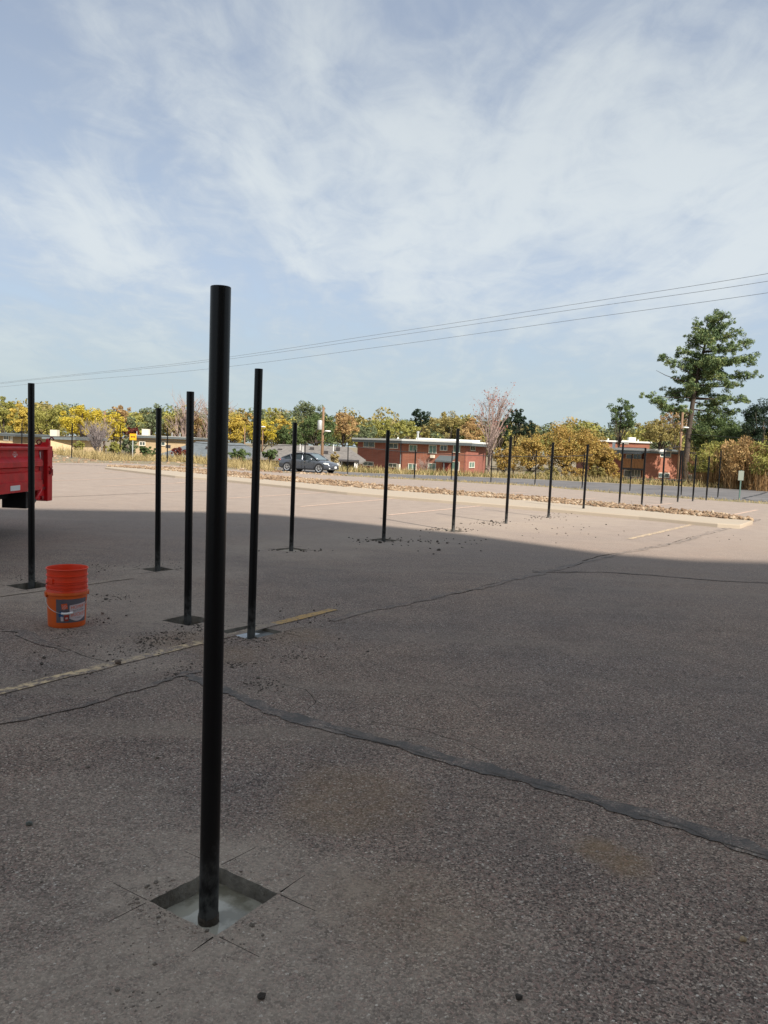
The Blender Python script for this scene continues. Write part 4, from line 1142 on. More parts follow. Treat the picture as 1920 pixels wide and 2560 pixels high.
# --- left: tan house, peach house, long low house, grey roofed houses
def flat_house(name, label, u0, u1, vt, Y0, Y1, depth, z0, wm, rm, fm, windows=(), cat='house', over=.6, rh=.35):
    p, q = XY(u0, vt, Y0), XY(u1, vt, Y1); zt = at((u0 + u1) / 2, vt, (Y0 + Y1) / 2).z
    O = Vector((*XY((u0 + u1) / 2, vt, (Y0 + Y1) / 2), z0)); r = thing(name, label, cat, O)
    Wl = Wall(r, p, q, z0, zt - rh, wm, O)
    for wn in windows: Wl.win(*wn)
    rbox('wall', r, O, [off2(p, 0, .3), off2(q, 0, .3), off2(q, 0, depth), off2(p, 0, depth)], z0, zt - rh - .02, wm)
    rp_ = [off2(p, -over, -over), off2(q, over, -over), off2(q, over, depth + over), off2(p, -over, depth + over)]
    rbox('fascia', r, O, rp_, zt - rh, zt - .10, fm); rbox('roof', r, O, [(x * 1.0005, y * .9995) for x, y in rp_], zt - .097, zt, rm)
    return r, O, Wl, zt
r, O, Wl, zt = flat_house('tan_house', 'tan brick house with a grey flat roof at the far left edge', -70, 31, 1081, 92, 92, 9, -2.5, M['tanbrick'], M['shingle2'], M['fascia'], [(11, 1089, 21, 1099), (-30, 1089, -18, 1099), (58 - 30, 1091, 30.5, 1099)])
r, O, Wl, zt = flat_house('peach_house', 'peach walled house half hidden by yellow trees behind the trailer', 124, 180, 1091, 86, 88, 9, -2.5, M['peach'], M['shingle2'], M['fascia'], [(152, 1126, 160, 1134)])
p = at(137, 1080, 92); MB().box(Vector((p.x, p.y, zt + .35)) - O, (.8, .8, .75)).build('rooftop_unit', M['acbox'], r)
r, O, Wl, zt = flat_house('low_house', 'long low tan house with a pale roof edge and rooftop cooler', 338, 480, 1090, 104, 104, 12, -2.5, M['tanbrick'], M['metalgrey'], M['fascia'], [(350, 1105, 362, 1113), (395, 1105, 412, 1113)])
p = at(365, 1082, 106); MB().box(Vector((p.x, p.y, zt + .42)) - O, (.9, .9, .84)).build('rooftop_cooler', M['acbox'], r, bevel=.03)
for u in (322 + 20, 392, 430, 450): p = at(u, 1088, 105); MB().tube([Vector((p.x, p.y, zt)) - O, Vector((p.x, p.y, zt + .5)) - O], .06, 6).build('vent_pipe', M['metalgrey'], r)

def gable_house(name, label, u0, u1, vr, ve, Yr, Ye, wm, rm, z0=-2.5, vents=()):
    """long side faces the road: ridge at depth Yr seen at vr, eave at Ye seen at ve"""
    um = (u0 + u1) / 2
    zr_ = at(um, vr, Yr).z; ze = at(um, ve, Ye).z
    xa, xb = at(u0, ve, Ye).x, at(u1, ve, Ye).x; Yb = 2 * Yr - Ye
    O = Vector(((xa + xb) / 2, Ye + .5, z0)); r = thing(name, label, 'house', O)
    hip = 2.0
    V = [(xa, Ye, ze), (xb, Ye, ze), (xb - hip, Yr, zr_), (xa + hip, Yr, zr_), (xa, Yb, ze), (xb, Yb, ze)]
    V2 = [(x, y, z - .18) for x, y, z in V]
    mb = MB().add([Vector(p) - O for p in V + V2], [(0, 1, 2, 3), (4, 3, 2, 5), (0, 3, 4), (1, 5, 2), (0, 6, 7, 1), (1, 7, 11, 5), (5, 11, 10, 4), (4, 10, 6, 0), (6, 10, 11, 7)])
    mb.build('roof', rm, r)
    MB().b2(Vector((xa + .6, Ye + .6, z0)) - O, Vector((xb - .6, Yb - .6, ze - .15)) - O).build('wall', wm, r)
    k = 0
    x = xa + 2
    while x < xb - 3:
        fr = MB().b2(Vector((x, Ye + .54, ze - 1.6)) - O, Vector((x + 1.5, Ye + .597, ze - .5)) - O).build('window', M['wframe'], r)
        MB().b2(Vector((x + .08, Ye + .50, ze - 1.52)) - O, Vector((x + 1.42, Ye + .537, ze - .58)) - O).build('pane', M['glass'], fr)
        x += 4.2
    for uu, fz in vents:
        q = at(uu, lerp(ve, vr, fz), lerp(Ye, Yr, fz))
        MB().box(q + Vector((0, 0, .1)) - O, (.45, .35, .35)).build('roof_vent', M['dark'], r)
    return r, O
gable_house('grey_roofed_house', 'house with a broad grey shingle roof left of the nearest post', 395, 618, 1104, 1141, 88, 80, M['tanbrick'], M['shingle2'], vents=((420, .6), (470, .7), (520, .5)))
g1, go = gable_house('grey_roofed_house', 'house with a long brown grey shingle roof behind the grey car', 622, 905, 1113, 1150, 90, 82, M['tanbrick'], M['shingle'], vents=((700, .6), (780, .7), (845, .7), (815, .45)))
for u, v in ((750, 1120), (757, 1126), (833, 1122)):
    p = at(u, v + 6, 86); MB().tube([p - go, p + Vector((0, 0, .7)) - go], .05, 6).build('vent_pipe', M['roofwhite'], g1)
# small blue tarp on far roof, open carport, low wall
OC = Vector((*XY(868, 1150, 74), -2)); cp = thing('carport', 'low dark carport beside the left end of the brick block', 'carport', OC)
xa, xb = at(842, 1150, 74).x, at(893, 1150, 74).x; zt = at(868, 1151, 74).z
MB().b2(Vector((xa, 74, zt - .12)) - OC, Vector((xb, 79, zt)) - OC).build('roof', M['dark'], cp)
for x in (xa + .2, xb - .2):
    for y in (74.2, 78.8): MB().b2(Vector((x - .06, y - .06, -2)) - OC, Vector((x + .06, y + .06, zt - .12)) - OC).build('post', M['white'], cp)
MB().b2(Vector((xa, 78.9, -2)) - OC, Vector((xb, 79, zt - .12)) - OC).build('back_wall', M['dark'], cp)
# white railing by the carport
ra = thing('handrail', 'small white metal handrail on the bank right of the car', 'railing', hit(842, 1170)); ro = Vector(ra.location)
pa, pb2, pc = at(838, 1160, 66), at(850, 1163, 66), at(853, 1172, 66)
MB().tube([pa - ro, pb2 - ro, pc - ro], .05, 6).build('rail', M['white'], ra)
MB().tube([pa - ro, (pa - ro) - Vector((0, 0, .8))], .05, 6).build('upright', M['white'], ra)
# low dark board wall in front of the brick house
OW = Vector((*XY(1600, 1195, 72), gz(*XY(1600, 1195, 72)))); lw = thing('low_fence', 'low weathered dark rail fence below the brick house', 'fence', OW)
za = .0
pA_, pB_ = at(1470, 1194, 78), at(1752, 1203, 72)
MB().tube([pA_ - OW, pB_ - OW], .11, 4).build('rail', M['dark'], lw)
for k in range(9):
    p = pA_.lerp(pB_, k / 8); MB().b2(p - OW + Vector((-.09, -.05, -1.5)), p - OW + Vector((.09, .13, .02))).build('post', M['polewood'], lw)
for k in range(30):
    p = pA_.lerp(pB_, (k + .5) / 30); MB().b2(p - OW + Vector((-.35, .03, -1.2)), p - OW + Vector((.35, .08, -.35 + .05 * (k % 3)))).build('board', M['polewood'] if k % 3 else M['dark'], lw)

# ------------------------------------------------------------------ car
M['carpaint'] = mat('grey_car_paint', (.115, .125, .145), .28, metal=.55, coat=.6)
M['chrome'] = mat('chrome', (.7, .7, .7), .15, metal=1.)
M['headlight'] = mat('headlight_lens', (.60, .62, .60), .15, spec=.8)
M['carglass'] = mat('car_glass', (.02, .028, .03), .06, spec=.9)
M['wshield'] = mat('bright_windscreen', (.12, .16, .17), .08, spec=1.)
M['alloy'] = mat('alloy_rim', (.62, .62, .62), .3, metal=.8)
M['amber'] = mat('red_tail_lens', (.25, .01, .01), .3)
pr_, pf_ = hit(716, 1182), hit(795, 1186)
pr_ = gp(722, 1181, -.5); pf_ = gp(812, 1187, -.5)
dv = (pf_ - pr_); dv.z = 0; ch = math.atan2(dv.y, dv.x)
ccen = gp(771, 1183.5, -.48)
car = thing('car', 'dark grey four door hatchback driving right along the road', 'car', (at(772, 1183, 56.0).x, 56.0, -.488), R(-25)); car.scale = (.95, .95, .95)
def loft(secs, closed=True):
    mb = MB(); n = len(secs[0]); vs = [p for s_ in secs for p in s_]
    fs = [(i * n + k, (i + 1) * n + k, (i + 1) * n + (k + 1) % n, i * n + (k + 1) % n) for i in range(len(secs) - 1) for k in range(n)]
    fs += [tuple(range(n)), tuple(range(len(vs) - 1, len(vs) - 1 - n, -1))]
    return mb.add(vs, fs)
# x, halfwidth, zbottom, zshoulder, ztop
st = [(-2.27, .62, .42, .70, .86), (-2.22, .74, .30, .78, .96), (-2.05, .83, .24, .84, 1.03), (-1.7, .88, .22, .88, 1.04), (-1.2, .90, .20, .90, 1.0), (-.6, .90, .19, .90, .98), (0, .90, .19, .89, .97), (.6, .90, .19, .87, .96),
      (1.0, .895, .20, .84, .95), (1.4, .88, .21, .80, .91), (1.8, .85, .22, .74, .83), (2.05, .78, .24, .66, .75), (2.2, .66, .28, .58, .66), (2.28, .45, .34, .52, .58)]
secs = []
for x, hw, zb_, zs, zt_ in st:
    half = [(hw * .80, zb_), (hw * .97, zb_ + .10), (hw, lerp(zb_, zs, .5)), (hw * .985, zs - .04), (hw * .93, zs + .02), (hw * .6, zt_ - .01), (hw * .25, zt_)]
    secs.append([(x, y, z) for y, z in half] + [(x, -y, z) for y, z in half[::-1]])
body = loft(secs).build('body', M['carpaint'], car, smooth='auto')
cab = [(-1.95, .60, 1.02, .02), (-1.55, .66, 1.0, .20), (-1.1, .68, .98, .36), (-.5, .68, .96, .46), (.0, .68, .96, .47), (.35, .67, .95, .43), (.75, .70, .94, .25), (1.2, .74, .92, .03)]
secs = []
for x, hw, z0_, h in cab:
    b0 = hw + .14 if h > .1 else hw
    half = [(b0, z0_ - .06), (lerp(b0, hw * .86, .55), z0_ + h * .55), (hw * .88, z0_ + h * .9), (hw * .75, z0_ + h)]
    secs.append([(x, y, z) for y, z in half] + [(x, -y, z) for y, z in half[::-1]])
loft(secs).build('cabin_glass', M['carglass'], car, smooth='auto')
# roof skin and pillars
mb = MB(); vs = []
rs = [(-1.75, .60, 1.14), (-1.3, .62, 1.30), (-.9, .63, 1.40), (-.4, .63, 1.445), (.1, .62, 1.44), (.4, .60, 1.39)]
for x, hw, z in rs:
    z += .012
    for y in (-hw, -hw * .9, 0, hw * .9, hw): vs.append((x, y, z - (.05 if abs(abs(y) - hw) < 1e-6 else 0)))
mb.add(vs, [(i * 5 + k, (i + 1) * 5 + k, (i + 1) * 5 + k + 1, i * 5 + k + 1) for i in range(len(rs) - 1) for k in range(4)])
mb.build('roof', M['carpaint'], car, smooth=True)
for s_ in (-1, 1):
    MB().tube([(1.22, s_ * .80, .93), (.85, s_ * .73, 1.17), (.40, s_ * .635, 1.38), (-.1, s_ * .64, 1.425), (-.7, s_ * .645, 1.40), (-1.3, s_ * .66, 1.27), (-1.75, s_ * .70, 1.10), (-2.0, s_ * .72, 1.0)], .038, 6).build('pillar', M['carpaint'], car, smooth=True)
    MB().tube([(-.12, s_ * .84, .93), (-.16, s_ * .66, 1.41)], .035, 4).build('pillar', M['carpaint'], car)
    MB().tube([(-1.05, s_ * .84, .93), (-1.25, s_ * .70, 1.25)], .05, 4).build('pillar', M['carpaint'], car)
    mirror = MB(); mirror.lathe([(0, -.1), (.07, -.08), (.09, 0), (.07, .08), (0, .1)], 10); mirror.v = [(z + .72, s_ * (.98) + x * .9, 1.0 + y * .8) for x, y, z in mirror.v]
    mirror.build('mirror', M['chrome'] if s_ < 0 else M['carpaint'], car, smooth=True)
    # lights
    MB().add([(2.10, s_ * .70, .62), (1.78, s_ * .865, .66), (1.68, s_ * .872, .74), (1.85, s_ * .82, .775), (2.06, s_ * .70, .735)], [(0, 1, 2, 3, 4) if s_ < 0 else (4, 3, 2, 1, 0)]).build('headlight', M['headlight'], car)
    MB().box((1.95, s_ * .79, .69), (.34, .12, .11), Matrix.Rotation(-s_ * R(28), 3, 'Z')).build('headlight', M['headlight'], car, bevel=.02)
    MB().box((-2.17, s_ * .70, .86), (.14, .22, .12), Matrix.Rotation(s_ * R(30), 3, 'Z')).build('tail_light', M['amber'], car, bevel=.02)
    for xw in (-1.38, 1.38):
        arch = MB(); arch.lathe([(0, 0), (.375, 0)], 24); arch.v = [(xw + x, s_ * .912, .34 + y) for x, y, z in arch.v]; arch.build('wheel_arch', M['black'], car)
        wm = MB(); wm.lathe([(.20, -.10), (.31, -.10), (.33, -.07), (.33, .07), (.31, .10), (.22, .10)], 28)
        wm.v = [(xw + x, s_ * (.84 + z), .33 + y) for x, y, z in wm.v]; ty = wm.build('wheel', M['rubber'], car, smooth='auto')
        rm_ = MB(); rm_.lathe([(.19, .09), (.245, .108), (.245, .095)], 28)
        for k in range(5):
            a_ = 2 * pi * k / 5 + .3; rm_.box((cos(a_) * .12, sin(a_) * .12, .095), (.20, .055, .02), Matrix.Rotation(a_, 3, 'Z'))
        rm_.lathe([(0, .11), (.05, .11), (.06, .09)], 12)
        rm_.v = [(xw + x, s_ * (.84 + z), .33 + y) for x, y, z in rm_.v]; rm_.build('rim', M['alloy'], ty)
    for xd in (-1.0, -.10, .95):
        MB().box((xd, s_ * .902, .56), (.012, .006, .62)).build('door_gap', M['black'], car)
    for xd in (-.75, .15): MB().box((xd, s_ * .905, .80), (.16, .03, .03)).build('door_handle', M['chrome'], car, bevel=.005)
    MB().box((0, s_ * .895, .25), (2.0, .04, .07)).build('sill', M['chrome'] if False else M['black'], car)
    MB().add([(1.06, s_ * .05, 1.01)], [])
MB().add([(1.16, -.68, .975), (1.16, .68, .975), (.46, .56, 1.375), (.46, -.56, 1.375)], [(0, 1, 2, 3)]).build('windscreen', M['wshield'], car)
MB().box((2.235, 0, .545), (.06, .86, .12)).build('grille', M['chrome'], car, bevel=.02)
MB().box((2.25, 0, .36), (.06, 1.1, .07)).build('lower_grille', M['black'], car, bevel=.02)
MB().box((2.19, .0, .29), (.12, 1.25, .04)).build('bumper_lip', M['chrome'], car, bevel=.01)
for s_ in (-1, 1): MB().box((2.10, s_ * .60, .36), (.08, .20, .09), Matrix.Rotation(-s_ * R(25), 3, 'Z')).build('fog_lamp', M['headlight'], car, bevel=.01)
MB().box((2.29, 0, .44), (.015, .32, .15)).build('number_plate', M['white'], car)

# ------------------------------------------------------------------ signs
M['signyellow'] = mat('sign_yellow', (.80, .40, .01), .5)
M['signblack'] = mat('sign_black', (.01, .01, .01), .5)
M['greenmetal'] = mat('green_painted_steel', (.08, .14, .12), .6)
M['greysign'] = mat('sign_back_grey', (.22, .24, .20), .6)
sp = at(331, 1141, 64); sp.z = gz(sp.x, sp.y); sg = thing('arrow_sign', 'square yellow road sign with a black double headed arrow', 'sign', sp)
ptop = at(335, 1084, sp.y); h = ptop.z - sp.z; kx = sp.y / F
MB().tube([(0, 0, -.2), (.02, 0, h)], .045, 8).build('pole', M['metalgrey'], sg)
wS = 17 * kx; hS = 16.5 * kx; cz = h - hS / 2; cxs = .05
MB().box((cxs, -.06, cz), (wS, .02, hS)).build('panel', M['signyellow'], sg, bevel=.004)
MB().box((cxs, -.072, cz), (wS * .9, .002, hS * .9)).build('border', M['signblack'], sg)
MB().box((cxs, -.0745, cz), (wS * .86, .002, hS * .86)).build('face', M['signyellow'], sg)
a = wS * .36; t_ = hS * .07; hd = hS * .19
pts = [(-a, 0), (-a + hd * 1.3, hd), (-a + hd * 1.0, t_), (a - hd * 1.0, t_), (a - hd * 1.3, hd), (a, 0), (a - hd * 1.3, -hd), (a - hd, -t_), (-a + hd, -t_), (-a + hd * 1.3, -hd)]
mbs = MB(); mbs.add([(cxs + x, -.0775, cz + z) for x, z in pts], [(0, 1, 2, 8, 9), (2, 3, 7, 8), (3, 4, 5, 6, 7)]).build('arrow', M['signblack'], sg)
sp = hit(1848, 1249); sg = thing('road_sign', 'grey back of a small road sign on a green post by the road', 'sign', sp)
ptop = at(1853, 1176, sp.y); h = ptop.z - sp.z; kx = sp.y / F
MB().box((0.0, 0, h / 2), (.06, .05, h)).build('pole', M['greenmetal'], sg)
MB().box((-.045, -.035, h - 13 * kx), (11 * kx, .015, 24 * kx)).build('panel', M['greysign'], sg, bevel=.004)
MB().box((.04 + 2 * kx, .03, h - 13 * kx), (7 * kx, .015, 24 * kx)).build('panel', M['greysign'], sg, bevel=.004)

# ------------------------------------------------------------------ utility poles and cables
def upole(label, u0, v0, u1, v1, Y, arms=True, transformer=None, lamp=None, r=.15):
    a = at(u0, v0, Y); b = at(u1, v1, Y); zg = gz(a.x, Y); a2 = a + (a - b) * 0; a = Vector((a.x, Y, zg))
    t = thing('utility_pole', label, 'pole', a)
    q = b - a
    MB().tube([(0, 0, -.3), tuple(q * .5), tuple(q)], [r, r * .85, r * .68], 10).build('shaft', M['polewood'], t, smooth=True)
    if arms:
        MB().box(q + Vector((0, -.12, -.35)), (1.9, .10, .12)).build('crossarm', M['polewood'], t)
        for x in (-.85, -.3, .85): MB().tube([q + Vector((x, -.12, -.3)), q + Vector((x, -.12, -.1))], .05, 6).build('insulator', M['metalgrey'], t)
    if transformer:
        p = at(*transformer, Y) - a
        MB().lathe([(0, -.45), (.20, -.45), (.22, -.4), (.22, .35), (.18, .42), (.0, .44)], 14, p + Vector((0, -.1, 0))).build('transformer', M['acbox'] if False else M['metalgrey'], t, smooth='auto')
    if lamp:
        p = at(*lamp, Y) - a; k = Vector((q.x * (p.z / q.z), 0, p.z - .25))
        MB().tube([k, k.lerp(p, .5) + Vector((0, -.15, .12)), p + Vector((0, -.35, 0))], .035, 6).build('lamp_arm', M['metalgrey'], t, smooth=True)
        hb = MB(); hb.lathe([(0, -.10), (.12, -.08), (.17, .0), (.12, .07), (0, .09)], 12); hb.v = [(x * 1.9, y, z * .8) for x, y, z in hb.v]
        hb.v = [tuple(Vector(v_) + p + Vector((0, -.35, 0))) for v_ in hb.v]; hb.build('lamp_head', M['white'], t, smooth=True)
    return t
upole('brown utility pole with a transformer and lamp behind the grey car', 805, 1146, 809, 1017, 73, False, (800, 1062), (820, 1078))
upole('weathered utility pole with a lamp just left of the pine trunk', 1694, 1195, 1707, 1031, 74, False, None, (1711, 1069))
upole('pale wooden utility pole among the yellow trees', 260, 1090, 262, 1027, 108, False, r=.19)
upole('thin dark pole between the yellow trees right of the nearest post', 612, 1117, 612, 1070, 100, False, r=.10)
upole('tall lamp pole with a white lamp head, seen beside the second nearest post', 656, 1130, 657, 1069, 96, False, None, (659, 1067), r=.08)
M['lowcable'] = mat('black_cable', (.025, .025, .027), .7)
M['cable'] = mat('grey_cable', (.16, .17, .18), .7)
def cable(pts, r, label, cat='cable', group=None, steps=24):
    P = [at(u, v, Y) for u, v, Y in pts]
    # smooth curve
    out = []
    for i in range(len(P) - 1):
        p0 = P[max(0, i - 1)]; p1 = P[i]; p2 = P[i + 1]; p3 = P[min(len(P) - 1, i + 2)]
        for k in range(steps if i < len(P) - 1 else 1):
            t = k / steps
            out.append(.5 * ((2 * p1) + (-p0 + p2) * t + (2 * p0 - 5 * p1 + 4 * p2 - p3) * t * t + (-p0 + 3 * p1 - 3 * p2 + p3) * t ** 3))
    out.append(P[-1]); o = out[0]
    c = MB().tube([p - o for p in out], r, 5).build('overhead_cable', M['cable'] if r < .015 else M['lowcable']); c.location = o
    tag(c, label, cat, group)
gr = 'power cables crossing the sky'
cable([(-400, 1010, 125), (0, 957, 105), (480, 904.5, 85), (960, 834, 68), (1440, 760, 56), (1919, 684, 46), (2500, 575, 38)], .013, 'topmost of the three power cables across the sky', group=gr)
cable([(-400, 1014, 125), (0, 959.5, 105), (480, 909, 85), (960, 843, 68), (1440, 773, 56), (1919, 703, 46), (2500, 598, 38)], .013, 'middle one of the three power cables across the sky', group=gr)
cable([(-400, 1016, 125), (0, 967.5, 105), (480, 926.5, 85), (960, 866, 68), (1440, 799, 56), (1919, 732, 46), (2500, 640, 38)], .013, 'lowest of the three power cables across the sky', group=gr)
cable([(-60, 1085, 75), (120, 1091, 75), (300, 1094, 74), (440, 1103, 74), (600, 1114, 73), (740, 1113, 73), (806, 1104, 72.9)], .03, 'thick low cable running from the left edge to the transformer pole')
cable([(807, 1106, 72.9), (900, 1118, 72), (1000, 1128, 72), (1120, 1136, 71), (1240, 1140, 71), (1400, 1141, 71), (1500, 1136, 72), (1600, 1130, 73), (1701, 1116, 73.8)], .03, 'sagging low cable passing before the brick block')
cable([(1703, 1084, 73.8), (1790, 1090, 71), (1960, 1103, 66)], .022, 'thin cable running right from the pole by the pine')
cable([(1701, 1117, 73.8), (1790, 1122, 71), (1960, 1129, 66)], .022, 'lower thin cable running right from the pole by the pine')

# ------------------------------------------------------------------ trees
LM = {
 'yellow': leafmat('yellow_leaves', [(.26, .21, .05), (.42, .32, .06), (.58, .43, .08), (.64, .46, .12)]),
 'bright': leafmat('bright_yellow_leaves', [(.32, .27, .04), (.52, .41, .045), (.68, .53, .07)]),
 'ygreen': leafmat('yellow_green_leaves', [(.16, .17, .05), (.28, .27, .07), (.42, .38, .10)]),
 'olive': leafmat('olive_leaves', [(.15, .135, .05), (.28, .23, .08), (.42, .34, .12)]),
 'orange': leafmat('golden_orange_leaves', [(.14, .105, .035), (.30, .20, .06), (.46, .29, .08), (.40, .32, .09), (.24, .21, .07)]),
 'tan': leafmat('tan_leaves', [(.20, .12, .06), (.40, .26, .11), (.52, .36, .16)]),
 'green': leafmat('green_leaves', [(.05, .075, .03), (.09, .135, .045), (.17, .21, .08)]),
 'greygreen': leafmat('grey_green_leaves', [(.09, .115, .06), (.15, .18, .09), (.24, .27, .14)]),
 'dark': leafmat('dark_evergreen_leaves', [(.010, .022, .012), (.025, .045, .025), (.05, .075, .04)]),
 'maroon': leafmat('maroon_leaves', [(.06, .015, .015), (.14, .03, .025), (.2, .07, .04)]),
 'pinkred': leafmat('pinkish_leaves', [(.20, .06, .045), (.40, .14, .10), (.50, .25, .18)]),
 'pine': leafmat('pine_needles', [(.05, .085, .04), (.09, .14, .06), (.18, .235, .09), (.27, .28, .11)], trans=.1),
 'straw': leafmat('dry_straw', [(.20, .15, .06), (.40, .31, .14), (.52, .42, .22)]),
 'weedgreen': leafmat('weed_green', [(.06, .08, .02), (.14, .15, .05), (.22, .20, .08)]),
 'stalk': leafmat('willow_stalks', [(.20, .11, .045), (.38, .23, .10), (.50, .36, .20)]),
}
M['bark'] = mat('brown_bark', (.075, .055, .042), .95, var=.4, vscale=5, bump=.8, bscale=15)
M['palebark'] = mat('pale_bark', (.30, .22, .19), .9, var=.3, vscale=4)
M['greybark'] = mat('grey_bark', (.24, .20, .19), .9, var=.3, vscale=4)
def leaves(centers, radii, n_per, size, seed, aspect=1.6, up=.0):
    rn = np.random.RandomState(seed)
    C = np.repeat(np.asarray(centers, float), n_per, 0); Rr = np.repeat(np.asarray(radii, float), n_per)
    n = len(C)
    d = rn.normal(size=(n, 3)); d /= np.linalg.norm(d, axis=1)[:, None]
    rad = rn.uniform(.35, 1.0, n) ** .6
    Pp = C + d * (Rr * rad)[:, None] * np.array([1, 1, .8])
    nrm = d + rn.normal(size=(n, 3)) * .9; nrm[:, 2] += .3; nrm /= np.linalg.norm(nrm, axis=1)[:, None]
    a = np.cross(nrm, rn.normal(size=(n, 3))); a /= np.linalg.norm(a, axis=1)[:, None]
    b = np.cross(nrm, a); s = size * rn.uniform(.55, 1.3, n)
    a *= (s * aspect / 2)[:, None]; b *= (s / 2)[:, None]
    V = np.stack([Pp - a, Pp - b * .9 + a * .1, Pp + a, Pp + b * .9 + a * .1], 1).reshape(-1, 3)
    return V
def crown_centers(cx, cy, cz, rx_, ry_, rz_, n, rn, shape='round'):
    C = []; Rr = []
    while len(C) < n:
        d = Vector((rn.gauss(0, 1), rn.gauss(0, 1), rn.gauss(0, 1))).normalized(); k = rn.uniform(.06, 1) ** .5
        x, y, z = d.x * k, d.y * k, d.z * k
        if z < -.75: continue
        if shape == 'cone': s = max(.15, (1 - (z + 1) / 2) ** .8 * 1.25); x *= s; y *= s
        if shape == 'low' and z < 0: z *= .8
        k2 = rn.uniform(.12, .27)
        C.append((cx + x * rx_ * .86, cy + y * ry_ * .86, cz + z * rz_ * .86)); Rr.append(k2 * min(rx_, rz_) * 1.1)
    return C, Rr
tcount = [0]
def tree(label, u, vt, vb, wpx, Y, kind, name='tree', shape='round', group=None, nleaf=None, size=None, bark='bark', vbase=None, ry=None, density=1.0, lobes=None, cat='tree'):
    tcount[0] += 1; rn = random.Random(tcount[0] * 13)
    k = Y / F
    pc = at(u, (vt + vb) / 2, Y); zg = gz(pc.x, Y); rx_ = wpx * k / 2; rz_ = (vb - vt) * k / 2
    t = thing(name, label, cat, (pc.x, Y, zg), 0, group)
    cz = pc.z - zg
    ry_ = ry or rx_ * .9
    n = lobes or int(max(22, min(80, 18 + wpx * .42)))
    C, Rr = crown_centers(0, 0, cz, rx_, ry_, rz_, n, rn, shape)
    size = size or max(.11, .00135 * Y)
    area = rx_ * rz_ * 3.1
    npn = int((nleaf or area / (size * size) * 5.5 * density) / n) + 8
    V = leaves(C, Rr, npn, size, tcount[0])
    link('crown', quads_mesh('crown', V, LM[kind]), t)
    # trunk and limbs
    mb = MB(); tr_ = max(.08, min(.35, rx_ * .07)); hb = max(.3, (cz - rz_ * .75))
    mb.tube([(0, 0, -.3), (rn.uniform(-.1, .1), 0, hb * .6), (rn.uniform(-.2, .2), 0, cz + rz_ * .4)], [tr_, tr_ * .8, tr_ * .25], 7)
    for q in rn.sample(C, min(12, len(C))):
        s = Vector((0, 0, hb * .6 + rn.uniform(0, .5) * (cz - hb * .6))); e = Vector(q); m_ = s.lerp(e, .5) + Vector((0, 0, -.08 * rx_))
        mb.tube([s, m_, e], [tr_ * .4, tr_ * .25, tr_ * .08], 5)
    mb.build('trunk', M[bark], t, smooth=True)
    return t
def bare(label, u, vt, vb, wpx, Y, bark='palebark', name='bare_tree', n=26, tuft=None, seed=1, spread=1.0, cat='tree', tw=.02):
    rn = random.Random(seed); k = Y / F; pb_ = at(u, vb, Y); zg = gz(pb_.x, Y); H = at(u, vt, Y).z - zg
    t = thing(name, label, cat, (pb_.x, Y, zg)); mb = MB(); tips = []
    W = wpx * k / 2
    def br(p, d, l, r, lv):
        pts = [p]; dd = d.copy()
        for i in range(4):
            dd = (dd + Vector((rn.gauss(0, .09), rn.gauss(0, .09), .05))).normalized(); pts.append(pts[-1] + dd * l / 4)
        mb.tube(pts, [r, r * .85, r * .7, r * .55, r * .35], 5 if lv < 2 else 3, cap=False)
        if lv >= 3: tips.append(pts[-1]); tips.append(pts[2]); return
        for j in range((3 if lv > 1 else 4) if lv else n):
            f = rn.uniform(.25, 1) if lv else rn.uniform(.12, .85)
            i0 = min(3, int(f * 4)); q = pts[i0].lerp(pts[i0 + 1], f * 4 - i0)
            a = rn.uniform(0, 2 * pi); sp_ = rn.uniform(.35, .75) * spread
            nd = (dd + Vector((cos(a) * sp_, sin(a) * sp_, 0))).normalized()
            if lv == 0:
                ll = (H * (1 - f) * .8 + .12 * H) ; ll = min(ll, W * 1.9)
            else: ll = l * rn.uniform(.45, .7)
            br(q, nd, ll, r * (.5 if lv else .42), lv + 1)
    br(Vector((0, 0, -.2)), Vector((.03, 0, 1)), H * .88, H * .018 + .03, 0)
    mb.v = [(x, y, z) for x, y, z in mb.v]
    mb.build('branches', M[bark], t)
    if tuft:
        kind, frac, sz = tuft
        T_ = [p for p in tips if p.z > H * frac]
        if T_:
            T_ = T_[::2]
            V = leaves([tuple(p) for p in T_], [.45] * len(T_), 3, sz, seed); link('foliage', quads_mesh('foliage', V, LM[kind]), t)
    return t
TG = 'autumn trees beyond the houses'
